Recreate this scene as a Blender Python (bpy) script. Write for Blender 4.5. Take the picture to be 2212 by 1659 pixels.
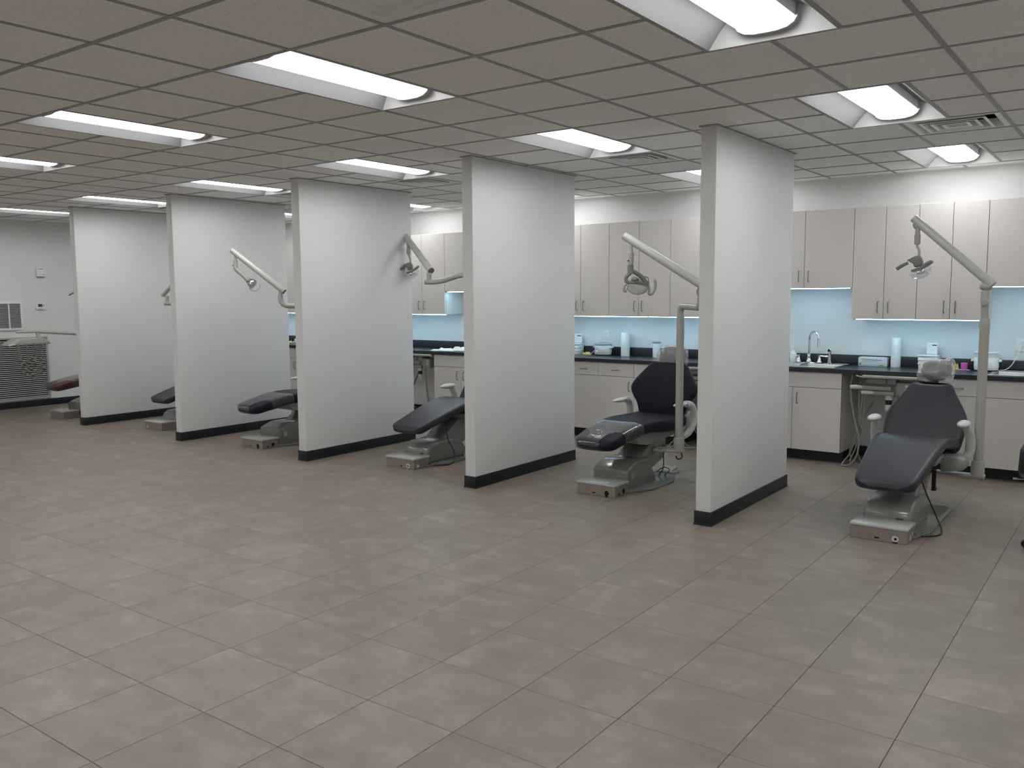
import bpy, bmesh, math, random
from mathutils import Vector, Matrix, noise

# ------------------------------------------------------------------ camera, light, exposure
scene = bpy.context.scene
for o in list(bpy.data.objects):
    bpy.data.objects.remove(o)
COL = scene.collection

F_PX, YAW, PIT, ROL, HCAM = 1878.895, 0.634578, -0.102918, -0.00688231, 1.64156
cam_data = bpy.data.cameras.new('camera')
cam_data.sensor_width = 36.0
cam_data.lens = F_PX / 2212.0 * 36.0
cam_data.clip_start = 0.05
cam = bpy.data.objects.new('camera', cam_data)
COL.objects.link(cam)
fw = Vector((-math.sin(YAW) * math.cos(PIT), math.cos(YAW) * math.cos(PIT), math.sin(PIT)))
r0 = Vector((math.cos(YAW), math.sin(YAW), 0))
u0 = r0.cross(fw)
CR = r0 * math.cos(ROL) + u0 * math.sin(ROL)
CU = -r0 * math.sin(ROL) + u0 * math.cos(ROL)
CF = fw
cam.matrix_world = Matrix(((CR.x, CU.x, -CF.x, 0), (CR.y, CU.y, -CF.y, 0), (CR.z, CU.z, -CF.z, HCAM), (0, 0, 0, 1)))
scene.camera = cam

world = bpy.data.worlds.new('world')
world.use_nodes = True
world.node_tree.nodes['Background'].inputs[0].default_value = (0.5, 0.5, 0.5, 1)
world.node_tree.nodes['Background'].inputs[1].default_value = 0.02
scene.world = world

vs = scene.view_settings
vs.view_transform = 'Standard'
vs.look = 'None'
vs.exposure = 0.05
vs.gamma = 1.0
vs.use_curve_mapping = False
scene.display_settings.display_device = 'sRGB'

LENS_POWER = 14.0         # emission of the ceiling troffer lenses
LED_POWER = 26.0          # emission of the under-cabinet strips

# ------------------------------------------------------------------ main dimensions (metres)
ZC = 2.7707              # ceiling
GX, GY, CELL = -3.2857, 2.7478, 0.6096       # ceiling grid origin and pitch
TX, TY, TILE = -1.587, 3.288, 0.4535         # floor tile origin and pitch
WX0, WX1, WY0, WY1 = -13.58, 1.95, -3.2, 9.07
YF = 8.69                # face of the upper cabinets
YC = 8.462               # face of the base cabinets
YK = 8.437               # front edge of the worktop
ZT = 0.913               # top of the worktop
random.seed(7)


def project(p):
    d = Vector(p) - Vector((0, 0, HCAM))
    z = d.dot(CF)
    if z < 0.05:
        return None
    return (1106 + F_PX * d.dot(CR) / z, 829.5 - F_PX * d.dot(CU) / z, z)


# ------------------------------------------------------------------ materials
MATS = {}


def mat(name, color, rough=0.5, metal=0.0, var=0.0, vscale=6.0, bump=0.0, bscale=60.0, coat=0.0,
        trans=0.0, alpha=1.0, emit=0.0, emit_color=None, ior=1.45, spec=0.5):
    if name in MATS:
        return MATS[name]
    m = bpy.data.materials.new(name)
    m.use_nodes = True
    nt = m.node_tree
    b = nt.nodes['Principled BSDF']
    c = (color[0], color[1], color[2], 1)
    b.inputs['Base Color'].default_value = c
    b.inputs['Roughness'].default_value = rough
    b.inputs['Metallic'].default_value = metal
    b.inputs['Coat Weight'].default_value = coat
    b.inputs['Transmission Weight'].default_value = trans
    b.inputs['Alpha'].default_value = alpha
    b.inputs['IOR'].default_value = ior
    b.inputs['Specular IOR Level'].default_value = spec
    if emit > 0:
        ec = emit_color or color
        b.inputs['Emission Color'].default_value = (ec[0], ec[1], ec[2], 1)
        b.inputs['Emission Strength'].default_value = emit
    if var > 0 or bump > 0:
        tc = nt.nodes.new('ShaderNodeTexCoord')
    if var > 0:
        n = nt.nodes.new('ShaderNodeTexNoise')
        n.inputs['Scale'].default_value = vscale
        n.inputs['Detail'].default_value = 5
        nt.links.new(tc.outputs['Object'], n.inputs['Vector'])
        mx = nt.nodes.new('ShaderNodeMix')
        mx.data_type = 'RGBA'
        mx.inputs[6].default_value = tuple(max(0, v * (1 - var)) for v in color) + (1,)
        mx.inputs[7].default_value = tuple(min(1, v * (1 + var)) for v in color) + (1,)
        nt.links.new(n.outputs['Fac'], mx.inputs[0])
        nt.links.new(mx.outputs[2], b.inputs['Base Color'])
    if bump > 0:
        n2 = nt.nodes.new('ShaderNodeTexNoise')
        n2.inputs['Scale'].default_value = bscale
        n2.inputs['Detail'].default_value = 4
        nt.links.new(tc.outputs['Object'], n2.inputs['Vector'])
        bp = nt.nodes.new('ShaderNodeBump')
        bp.inputs['Strength'].default_value = bump
        bp.inputs['Distance'].default_value = 0.01
        nt.links.new(n2.outputs['Fac'], bp.inputs['Height'])
        nt.links.new(bp.outputs['Normal'], b.inputs['Normal'])
    MATS[name] = m
    return m


def floor_tile_material():
    m = bpy.data.materials.new('porcelain_tile')
    m.use_nodes = True
    nt = m.node_tree
    L = nt.links.new
    N = nt.nodes.new
    b = nt.nodes['Principled BSDF']
    geo = N('ShaderNodeNewGeometry')
    # cell index of the tile the point lies on -> tone of that tile and shift of its pattern
    off = N('ShaderNodeVectorMath'); off.operation = 'SUBTRACT'
    off.inputs[1].default_value = (TX, TY, 0)
    L(geo.outputs['Position'], off.inputs[0])
    sc = N('ShaderNodeVectorMath'); sc.operation = 'MULTIPLY'
    sc.inputs[1].default_value = (1 / TILE, 1 / TILE, 0)
    L(off.outputs[0], sc.inputs[0])
    fl = N('ShaderNodeVectorMath'); fl.operation = 'FLOOR'
    L(sc.outputs[0], fl.inputs[0])
    wn = N('ShaderNodeTexWhiteNoise'); wn.noise_dimensions = '3D'
    L(fl.outputs[0], wn.inputs['Vector'])
    sh = N('ShaderNodeVectorMath'); sh.operation = 'SCALE'
    sh.inputs['Scale'].default_value = 23.0
    L(wn.outputs['Color'], sh.inputs[0])
    ad = N('ShaderNodeVectorMath'); ad.operation = 'ADD'
    L(off.outputs[0], ad.inputs[0]); L(sh.outputs[0], ad.inputs[1])
    st = N('ShaderNodeVectorMath'); st.operation = 'MULTIPLY'
    st.inputs[1].default_value = (1.0, 1.35, 1.0)
    L(ad.outputs[0], st.inputs[0])
    n1 = N('ShaderNodeTexNoise'); n1.inputs['Scale'].default_value = 4.6; n1.inputs['Detail'].default_value = 11
    n1.inputs['Roughness'].default_value = 0.68; n1.inputs['Distortion'].default_value = 0.35
    L(st.outputs[0], n1.inputs['Vector'])
    n2 = N('ShaderNodeTexNoise'); n2.inputs['Scale'].default_value = 90; n2.inputs['Detail'].default_value = 3
    L(ad.outputs[0], n2.inputs['Vector'])
    ramp = N('ShaderNodeValToRGB')
    e = ramp.color_ramp.elements
    e[0].position = 0.30; e[0].color = (0.178, 0.148, 0.118, 1)
    e[1].position = 0.72; e[1].color = (0.300, 0.255, 0.210, 1)
    x = ramp.color_ramp.elements.new(0.52); x.color = (0.222, 0.186, 0.151, 1)
    L(n1.outputs['Fac'], ramp.inputs[0])
    hv = N('ShaderNodeHueSaturation')
    mr = N('ShaderNodeMapRange'); mr.inputs['To Min'].default_value = 0.94; mr.inputs['To Max'].default_value = 1.06
    L(wn.outputs['Value'], mr.inputs['Value'])
    mr2 = N('ShaderNodeMapRange'); mr2.inputs['To Min'].default_value = 0.93; mr2.inputs['To Max'].default_value = 1.07
    L(n2.outputs['Fac'], mr2.inputs['Value'])
    mu = N('ShaderNodeMath'); mu.operation = 'MULTIPLY'
    L(mr.outputs[0], mu.inputs[0]); L(mr2.outputs[0], mu.inputs[1])
    L(mu.outputs[0], hv.inputs['Value'])
    L(ramp.outputs[0], hv.inputs['Color'])
    L(hv.outputs[0], b.inputs['Base Color'])
    b.inputs['Roughness'].default_value = 0.40
    b.inputs['Specular IOR Level'].default_value = 0.45
    bp = N('ShaderNodeBump'); bp.inputs['Strength'].default_value = 0.12; bp.inputs['Distance'].default_value = 0.004
    L(n2.outputs['Fac'], bp.inputs['Height']); L(bp.outputs[0], b.inputs['Normal'])
    return m


def ceiling_tile_material():
    m = bpy.data.materials.new('mineral_fibre_tile')
    m.use_nodes = True
    nt = m.node_tree
    L = nt.links.new
    N = nt.nodes.new
    b = nt.nodes['Principled BSDF']
    geo = N('ShaderNodeNewGeometry')
    n1 = N('ShaderNodeTexNoise'); n1.inputs['Scale'].default_value = 130; n1.inputs['Detail'].default_value = 2
    L(geo.outputs['Position'], n1.inputs['Vector'])
    ramp = N('ShaderNodeValToRGB')
    e = ramp.color_ramp.elements
    e[0].position = 0.27; e[0].color = (0.36, 0.35, 0.33, 1)
    e[1].position = 0.36; e[1].color = (0.86, 0.85, 0.835, 1)
    L(n1.outputs['Fac'], ramp.inputs[0])
    L(ramp.outputs[0], b.inputs['Base Color'])
    b.inputs['Roughness'].default_value = 0.95
    b.inputs['Specular IOR Level'].default_value = 0.1
    n2 = N('ShaderNodeTexNoise'); n2.inputs['Scale'].default_value = 160
    L(geo.outputs['Position'], n2.inputs['Vector'])
    bp = N('ShaderNodeBump'); bp.inputs['Strength'].default_value = 0.25; bp.inputs['Distance'].default_value = 0.003
    L(n2.outputs['Fac'], bp.inputs['Height']); L(bp.outputs[0], b.inputs['Normal'])
    return m


def film_material(name, tint, amount, rough=0.12, wrinkle=0.55):
    """thin clear plastic film: mostly see-through, with a pale haze and a sharp gloss"""
    m = bpy.data.materials.new(name)
    m.use_nodes = True
    nt = m.node_tree
    L = nt.links.new
    N = nt.nodes.new
    for n in list(nt.nodes):
        nt.nodes.remove(n)
    out = N('ShaderNodeOutputMaterial')
    tr = N('ShaderNodeBsdfTransparent')
    pr = N('ShaderNodeBsdfPrincipled')
    pr.inputs['Base Color'].default_value = (*tint, 1)
    pr.inputs['Roughness'].default_value = rough
    pr.inputs['Specular IOR Level'].default_value = 0.8
    tc = N('ShaderNodeTexCoord')
    n = N('ShaderNodeTexNoise'); n.inputs['Scale'].default_value = 16; n.inputs['Detail'].default_value = 3
    n.inputs['Distortion'].default_value = 1.6
    L(tc.outputs['Object'], n.inputs['Vector'])
    bp = N('ShaderNodeBump'); bp.inputs['Strength'].default_value = wrinkle; bp.inputs['Distance'].default_value = 0.02
    L(n.outputs['Fac'], bp.inputs['Height']); L(bp.outputs[0], pr.inputs['Normal'])
    mx = N('ShaderNodeMixShader'); mx.inputs[0].default_value = amount
    L(tr.outputs[0], mx.inputs[1]); L(pr.outputs[0], mx.inputs[2])
    gl = N('ShaderNodeBsdfGlossy'); gl.inputs['Roughness'].default_value = rough * .8
    fr = N('ShaderNodeFresnel')
    geo = N('ShaderNodeNewGeometry')          # a thin film reflects alike from both of its sides
    io = N('ShaderNodeMapRange'); io.inputs['To Min'].default_value = 1.5; io.inputs['To Max'].default_value = 1 / 1.5
    L(geo.outputs['Backfacing'], io.inputs['Value']); L(io.outputs[0], fr.inputs['IOR'])
    L(bp.outputs[0], gl.inputs['Normal']); L(bp.outputs[0], fr.inputs['Normal'])
    m2 = N('ShaderNodeMixShader')
    L(fr.outputs[0], m2.inputs[0]); L(mx.outputs[0], m2.inputs[1]); L(gl.outputs[0], m2.inputs[2])
    L(m2.outputs[0], out.inputs[0])
    return m


M_WALL = mat('wall_paint', (0.725, 0.73, 0.73), 0.62, var=0.015, vscale=3, bump=0.08, bscale=220)
M_BASE = mat('black_rubber_base', (0.012, 0.013, 0.017), 0.42)
M_FLOOR = floor_tile_material()
M_GROUT = mat('grout', (0.085, 0.072, 0.060), 0.9, var=0.1, vscale=20)
M_CTILE = ceiling_tile_material()
M_GRID = mat('ceiling_grid_metal', (0.30, 0.295, 0.28), 0.5)
M_PLENUM = mat('ceiling_backing', (0.3, 0.3, 0.3), 0.9)
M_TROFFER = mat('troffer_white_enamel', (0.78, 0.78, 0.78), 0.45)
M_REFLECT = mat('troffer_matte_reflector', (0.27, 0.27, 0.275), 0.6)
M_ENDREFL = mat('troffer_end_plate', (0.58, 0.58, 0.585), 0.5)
M_BRACKET = mat('troffer_bracket_grey', (0.45, 0.45, 0.46), 0.5)
M_LENS = mat('lit_lens', (0.9, 0.9, 0.9), 0.4, emit=LENS_POWER, emit_color=(0.99, 1.0, 0.995))
M_VENT = mat('vent_enamel', (0.80, 0.80, 0.79), 0.4)
M_VENTDARK = mat('vent_throat', (0.05, 0.05, 0.05), 0.8)
M_LAM = mat('cabinet_laminate', (0.655, 0.63, 0.612), 0.42, var=0.03, vscale=2.5, bump=0.02, bscale=300)
M_GAPSHADE = mat('cabinet_gap_shade', (0.05, 0.046, 0.043), 0.7)  # dark colour painting the shade in the gaps between fronts
M_PULL = mat('brushed_nickel', (0.24, 0.235, 0.23), 0.34, metal=1.0)
M_TOP = mat('dark_stone_laminate', (0.026, 0.030, 0.036), 0.28, var=0.35, vscale=160, spec=0.5)
M_LED = mat('led_strip_lit', (0.8, 0.93, 1.0), 0.4, emit=LED_POWER, emit_color=(0.46, 0.80, 1.0))
M_STEEL = mat('stainless_steel', (0.42, 0.43, 0.44), 0.30, metal=1.0)
M_CHROME = mat('chrome', (0.78, 0.80, 0.82), 0.06, metal=1.0)
M_ENAMEL = mat('cream_enamel', (0.39, 0.39, 0.355), 0.28, var=0.03, vscale=4)
M_ARMLIT = mat('spring_arm_lit_enamel', (0.52, 0.515, 0.48), 0.3)  # paler than the poles: light from above is put into the colour
M_BASEPAINT = mat('greenish_grey_enamel', (0.185, 0.19, 0.172), 0.22, var=0.04, vscale=5, coat=0.3)
M_LAMPGREY = mat('lamp_grey_plastic', (0.19, 0.19, 0.18), 0.4)
M_BOXSTEEL = mat('galvanised_box', (0.33, 0.295, 0.26), 0.38, metal=0.55, var=0.12, vscale=14)
M_BOXLID = mat('box_lid_enamel', (0.47, 0.475, 0.455), 0.2, var=0.03)
M_ARM = mat('armrest_plastic', (0.60, 0.60, 0.585), 0.3)
M_SLATE = mat('slate_vinyl', (0.030, 0.0305, 0.0395), 0.40, var=0.10, vscale=10, bump=0.04, bscale=500, spec=0.38)
M_NAVY = mat('navy_vinyl', (0.0065, 0.009, 0.020), 0.55, var=0.10, vscale=10, bump=0.04, bscale=500, spec=0.28)
M_MAROON = mat('maroon_vinyl', (0.060, 0.022, 0.022), 0.38, var=0.1, vscale=10)
M_BLACK = mat('black_plastic', (0.012, 0.012, 0.013), 0.45)
M_HOLE = mat('dark_opening', (0.004, 0.004, 0.005), 0.8)
M_FILM = film_material('clear_film', (0.80, 0.79, 0.80), 0.24, rough=0.09)
M_SLEEVE = film_material('clear_vinyl_sleeve', (0.20, 0.195, 0.19), 0.15, rough=0.05, wrinkle=0.12)
M_DOME = film_material('clear_shield', (0.75, 0.78, 0.80), 0.24, rough=0.03, wrinkle=0.0)
M_PANE = film_material('shield_pane', (0.66, 0.70, 0.72), 0.55, rough=0.05, wrinkle=0.0)
M_MIRROR = mat('reflector_glass', (0.62, 0.72, 0.78), 0.08, metal=1.0)
M_HOSE = mat('grey_hose', (0.22, 0.22, 0.205), 0.5)
M_CORD = mat('black_cord', (0.012, 0.012, 0.012), 0.5)
M_UNIT = mat('delivery_unit_beige', (0.29, 0.29, 0.27), 0.4)
M_WHITE = mat('white_plastic', (0.80, 0.81, 0.81), 0.35)
M_PAPER = mat('paper_towel', (0.82, 0.82, 0.82), 0.9, bump=0.3, bscale=120)
M_CARD = mat('carton_print', (0.62, 0.65, 0.68), 0.5, var=0.08, vscale=20)
M_INK = mat('print_ink', (0.10, 0.13, 0.17), 0.6)
M_INKGREY = mat('print_grey', (0.34, 0.36, 0.40), 0.6)
M_INKGOLD = mat('print_gold', (0.35, 0.27, 0.06), 0.5)
M_PINK = mat('pink_plastic', (0.75, 0.16, 0.52), 0.4)
M_YELLOW = mat('yellow_rubber', (0.66, 0.52, 0.16), 0.5)
M_CLOTH = mat('white_cloth', (0.78, 0.80, 0.81), 0.9, bump=0.2, bscale=80)
M_GREYPLASTIC = mat('grey_plastic', (0.30, 0.33, 0.35), 0.4)
M_LOUVER = mat('louver_grey_metal', (0.42, 0.42, 0.41), 0.45, metal=0.2)
M_LOUVERDARK = mat('louver_cavity', (0.025, 0.025, 0.025), 0.9)
M_SCREEN = mat('thermostat_screen', (0.06, 0.07, 0.065), 0.3)
M_REDSTICKER = mat('red_sticker', (0.14, 0.03, 0.025), 0.5)


# ------------------------------------------------------------------ mesh building
def sgnpow(v, e):
    return math.copysign(abs(v) ** e, v)


class MB:
    def __init__(self):
        self.v = []
        self.f = []

    def add(self, vs_, fs_):
        n = len(self.v)
        self.v += [tuple(p) for p in vs_]
        self.f += [tuple(i + n for i in f) for f in fs_]
        return self

    def box(self, x0, x1, y0, y1, z0, z1):
        vs_ = [(x, y, z) for z in (z0, z1) for y in (y0, y1) for x in (x0, x1)]
        return self.add(vs_, [(0, 2, 3, 1), (4, 5, 7, 6), (0, 1, 5, 4), (2, 6, 7, 3), (0, 4, 6, 2), (1, 3, 7, 5)])

    def cyl(self, p0, p1, r0_, r1_=None, n=18):
        return self.tube([p0, p1], [r0_, r0_ if r1_ is None else r1_], n)

    def tube(self, pts, r, n=12, closed=False):
        pts = [Vector(p) for p in pts]
        k = len(pts)
        rr = r if isinstance(r, (list, tuple)) else [r] * k
        tang = []
        for i in range(k):
            if closed:
                t = pts[(i + 1) % k] - pts[i - 1]
            else:
                t = pts[min(i + 1, k - 1)] - pts[max(i - 1, 0)]
            tang.append(t.normalized() if t.length > 1e-9 else Vector((0, 0, 1)))
        a = Vector((0, 0, 1)) if abs(tang[0].z) < 0.9 else Vector((1, 0, 0))
        nrm = (a - tang[0] * a.dot(tang[0])).normalized()
        vs_ = []
        for i in range(k):
            nrm = (nrm - tang[i] * nrm.dot(tang[i]))
            nrm = nrm.normalized() if nrm.length > 1e-6 else tang[i].orthogonal().normalized()
            bi = tang[i].cross(nrm)
            for j in range(n):
                t = 2 * math.pi * j / n
                vs_.append(pts[i] + nrm * (math.cos(t) * rr[i]) + bi * (math.sin(t) * rr[i]))
        fs_ = []
        for i in range(k if closed else k - 1):
            i2 = (i + 1) % k
            for j in range(n):
                j2 = (j + 1) % n
                fs_.append((i * n + j, i * n + j2, i2 * n + j2, i2 * n + j))
        if not closed:
            fs_.append(tuple(reversed(range(n))))
            fs_.append(tuple((k - 1) * n + j for j in range(n)))
        return self.add(vs_, fs_)

    def prism(self, poly, axis, a0, a1):
        """poly in the two axes other than AXIS (x: y,z; y: x,z; z: x,y), extruded from a0 to a1"""
        def P(q, a):
            return {'x': (a, q[0], q[1]), 'y': (q[0], a, q[1]), 'z': (q[0], q[1], a)}[axis]
        n = len(poly)
        vs_ = [P(q, a0) for q in poly] + [P(q, a1) for q in poly]
        fs_ = [tuple(range(n)), tuple(reversed(range(n, 2 * n)))]
        fs_ += [(i, (i + n), ((i + 1) % n + n), (i + 1) % n) for i in range(n)]
        return self.add(vs_, fs_)

    def lathe(self, prof, c, n=24, sx=1.0, sy=1.0):
        vs_, fs_ = [], []
        for r, z in prof:
            for j in range(n):
                t = 2 * math.pi * j / n
                vs_.append((c[0] + r * sx * math.cos(t), c[1] + r * sy * math.sin(t), c[2] + z))
        for i in range(len(prof) - 1):
            for j in range(n):
                j2 = (j + 1) % n
                fs_.append((i * n + j, i * n + j2, (i + 1) * n + j2, (i + 1) * n + j))
        fs_.append(tuple(reversed(range(n))))
        fs_.append(tuple((len(prof) - 1) * n + j for j in range(n)))
        return self.add(vs_, fs_)

    def ellipsoid(self, c, rx, ry, rz, nu=18, nv=10):
        prof = []
        vs_, fs_ = [], []
        for i in range(nv + 1):
            ph = math.pi * i / nv
            for j in range(nu):
                t = 2 * math.pi * j / nu
                vs_.append((c[0] + rx * max(math.sin(ph), 1e-3) * math.cos(t), c[1] + ry * max(math.sin(ph), 1e-3) * math.sin(t),
                            c[2] - rz * math.cos(ph)))
        for i in range(nv):
            for j in range(nu):
                j2 = (j + 1) % nu
                fs_.append((i * nu + j, i * nu + j2, (i + 1) * nu + j2, (i + 1) * nu + j))
        fs_.append(tuple(reversed(range(nu))))
        fs_.append(tuple(nv * nu + j for j in range(nu)))
        return self.add(vs_, fs_)

    def pad(self, st, rc=0.06, e=4.0, n=32, rim=0.0, puff=0.0, cut=None, jit=0.0):
        """upholstered pad: stations (y, z, half width, thickness) along its length; rounded cross section and ends"""
        pts = [Vector(s) for s in st]
        for _ in range(2):
            q = [pts[0]]
            for a, b in zip(pts, pts[1:]):
                q += [a * 0.75 + b * 0.25, a * 0.25 + b * 0.75]
            q.append(pts[-1])
            pts = q
        s = [0.0]
        for a, b in zip(pts, pts[1:]):
            s.append(s[-1] + math.hypot(b[0] - a[0], b[1] - a[1]))
        Lt = s[-1]

        def at(d):
            d = min(max(d, 0), Lt)
            for i in range(len(s) - 1):
                if d <= s[i + 1] or i == len(s) - 2:
                    t = (d - s[i]) / max(1e-9, s[i + 1] - s[i])
                    return pts[i].lerp(pts[i + 1], t), (pts[i + 1] - pts[i])
        ds = []
        for i in range(8):
            ds.append(rc * (1 - math.cos(math.pi / 2 * i / 8)))
        m_ = max(8, int((Lt - 2 * rc) / 0.03))
        for i in range(m_ + 1):
            ds.append(rc + (Lt - 2 * rc) * i / m_)
        for i in range(1, 9):
            ds.append(Lt - rc * (1 - math.sin(math.pi / 2 * i / 8)))
        vs_, fs_ = [], []
        for d in ds:
            c, t = at(d)
            tl = math.hypot(t[0], t[1]) or 1
            ty, tz = t[0] / tl, t[1] / tl
            ny, nz = -tz, ty
            hw, th = c[2] + puff, c[3] / 2 + puff
            de = min(d, Lt - d)
            if de < rc:
                k = 1 - math.sqrt(max(0, 1 - (1 - de / rc) ** 2))
                hw -= rc * k * 0.98
            rt = min(th * 1.1, rc)
            if de < rt:
                th *= max(0.12, math.sqrt(max(0, 1 - (1 - de / rt) ** 2)))
            for j in range(n):
                a = 2 * math.pi * j / n
                uu = sgnpow(math.cos(a), 2 / e) * hw
                ww = sgnpow(math.sin(a), 2 / e) * th
                if ww > 0 and rim:
                    ww += rim * (abs(uu) / max(hw, 1e-6)) ** 4 - rim * 0.5
                p = Vector((uu, c[0] + ny * ww, c[1] + nz * ww))
                if jit:
                    p += noise.noise_vector(p * 16) * jit
                vs_.append(p)
        K = len(ds)
        for i in range(K - 1):
            for j in range(n):
                j2 = (j + 1) % n
                f = (i * n + j, i * n + j2, (i + 1) * n + j2, (i + 1) * n + j)
                if cut:
                    cc = sum((vs_[q] for q in f), Vector()) / 4
                    if cut(cc):
                        continue
                fs_.append(f)
        if not cut:
            fs_.append(tuple(reversed(range(n))))
            fs_.append(tuple((K - 1) * n + j for j in range(n)))
        return self.add(vs_, fs_)

    def build(self, name, material, parent=None, bevel=0.0, seg=2, smooth=True, angle=35, world=False):
        me = bpy.data.meshes.new(name)
        off = Vector((0, 0, 0))
        if world and parent is not None:
            q = parent
            while q is not None:
                off += q.location
                q = q.parent
        me.from_pydata([tuple(Vector(p) - off) for p in self.v], [], self.f)
        me.validate()
        bm = bmesh.new()
        bm.from_mesh(me)
        bmesh.ops.recalc_face_normals(bm, faces=bm.faces)
        if bevel > 0:
            ed = [e for e in bm.edges if len(e.link_faces) == 2 and e.calc_face_angle(0) > math.radians(30)]
            bmesh.ops.bevel(bm, geom=ed, offset=bevel, segments=seg, affect='EDGES', profile=0.5, clamp_overlap=True)
        bm.to_mesh(me)
        bm.free()
        if smooth:
            me.polygons.foreach_set('use_smooth', [True] * len(me.polygons))
            me.set_sharp_from_angle(angle=math.radians(angle))
        me.materials.append(material)
        o = bpy.data.objects.new(name, me)
        COL.objects.link(o)
        if parent is not None:
            o.parent = parent
        return o


def tag(o, label=None, cat=None, group=None, kind=None):
    if label:
        o['label'] = label
    if cat:
        o['category'] = cat
    if group:
        o['group'] = group
    if kind:
        o['kind'] = kind
    return o


def thing(name, loc, label, cat, group=None, kind=None):
    o = bpy.data.objects.new(name, None)
    o.location = loc
    o.empty_display_size = 0.1
    COL.objects.link(o)
    return tag(o, label, cat, group, kind)


def copy_tree(o, parent=None):
    c = o.copy()
    COL.objects.link(c)
    c.parent = parent
    for ch in list(o.children):
        copy_tree(ch, c)
    return c


def share(name, mesh, parent, loc):
    o = bpy.data.objects.new(name, mesh)
    o.location = loc
    COL.objects.link(o)
    o.parent = parent
    return o


def arc(c, r, a0, a1, n, plane='xz', c3=0.0):
    out = []
    for i in range(n + 1):
        a = math.radians(a0 + (a1 - a0) * i / n)
        p, q = c[0] + r * math.cos(a), c[1] + r * math.sin(a)
        out.append({'xz': (p, c3, q), 'xy': (p, q, c3), 'yz': (c3, p, q)}[plane])
    return out


def spline(pts, k=8):
    pts = [Vector(p) for p in pts]
    out = []
    for i in range(len(pts) - 1):
        p0, p1, p2, p3 = pts[max(i - 1, 0)], pts[i], pts[i + 1], pts[min(i + 2, len(pts) - 1)]
        for j in range(k):
            t = j / k
            out.append(0.5 * ((2 * p1) + (p2 - p0) * t + (2 * p0 - 5 * p1 + 4 * p2 - p3) * t * t + (3 * p1 - p0 - 3 * p2 + p3) * t ** 3))
    out.append(pts[-1])
    return out


# ================================================================== THE SETTING
# ---- floor: grout bed and tiles
floor = MB().box(WX0 - .1, WX1 + .1, WY0 - .1, WY1 + .1, -0.12, -0.0022).build('floor', M_GROUT, smooth=False)
tag(floor, 'taupe porcelain floor tiles laid in a square grid', 'floor', kind='structure')
tile_bm = MB().box(-TILE / 2 + .0012, TILE / 2 - .0012, -TILE / 2 + .0012, TILE / 2 - .0012, -0.006, 0)
tile_proto = tile_bm.build('floor_tile', M_FLOOR, bevel=0.0012, seg=1, smooth=False)
tile_mesh = tile_proto.data
bpy.data.objects.remove(tile_proto)
cells = []
i0, i1 = math.floor((WX0 - TX) / TILE), math.ceil((WX1 - TX) / TILE)
j0, j1 = math.floor((WY0 - TY) / TILE), math.ceil((WY1 - TY) / TILE)
for i in range(i0, i1):
    for j in range(j0, j1):
        cx, cy = TX + (i + .5) * TILE, TY + (j + .5) * TILE
        seen = False
        dist = 99
        for ax in (-.5, 0, .5):
            for ay in (-.5, 0, .5):
                pr = project((cx + ax * TILE, cy + ay * TILE, 0))
                if pr and -5 < pr[0] < 2217 and 0 < pr[1] < 1664:
                    seen = True
                    dist = min(dist, pr[2])
        cells.append((0 if seen else 1, dist, cx, cy))
cells.sort()
rest = MB()
for k, (s_, d_, cx, cy) in enumerate(cells):
    if k < 300 and s_ == 0:
        share('floor_tile', tile_mesh, floor, (cx, cy, 0))
    else:
        h = TILE / 2 - .0016
        rest.add([(cx - h, cy - h, 0), (cx + h, cy - h, 0), (cx + h, cy + h, 0), (cx - h, cy + h, 0)], [(0, 1, 2, 3)])
tag(rest.build('far_floor_tiles', M_FLOOR, floor, smooth=False), kind='stuff')

# ---- walls
wall_back = MB().box(WX0 - .12, WX1 + .12, WY1, WY1 + .12, 0, ZC + .14).build('wall_back', M_WALL, smooth=False)
tag(wall_back, 'long white wall behind the cabinets and worktop', 'wall', kind='structure')
wall_left = MB().box(WX0 - .12, WX0, WY0, WY1, 0, ZC + .14).build('wall_left', M_WALL, smooth=False)
tag(wall_left, 'white end wall at the far side with louvered grilles', 'wall', kind='structure')
wall_right = MB().box(WX1, WX1 + .12, WY0, WY1, 0, ZC + .14).build('wall_right', M_WALL, smooth=False)
tag(wall_right, 'white side wall beyond the picture edge near the stool', 'wall', kind='structure')
wall_front = MB().box(WX0 - .12, WX1 + .12, WY0 - .12, WY0, 0, ZC + .14).build('wall_front', M_WALL, smooth=False)
tag(wall_front, 'white wall opposite the treatment bays behind the viewer', 'wall', kind='structure')
bl = MB().box(WX0, WX0 + .012, WY0, WY1 - .7, 0, .098).build('baseboard_left', M_BASE, bevel=.003)
tag(bl, 'black rubber baseboard along the far end wall', 'baseboard', kind='structure')
bb = MB().box(WX0, WX1, WY1 - .012, WY1, 0, .098).build('baseboard_back', M_BASE, bevel=.003)
tag(bb, 'black rubber baseboard along the back wall under the worktop', 'baseboard', kind='structure')
wa = MB().box(WX0, WX1, WY1 - .022, WY1, ZC - .002, ZC + .022).build('trim_1', M_TROFFER, smooth=False)
tag(wa, 'thin white wall angle where the back wall meets the ceiling', 'trim', kind='structure')

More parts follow.
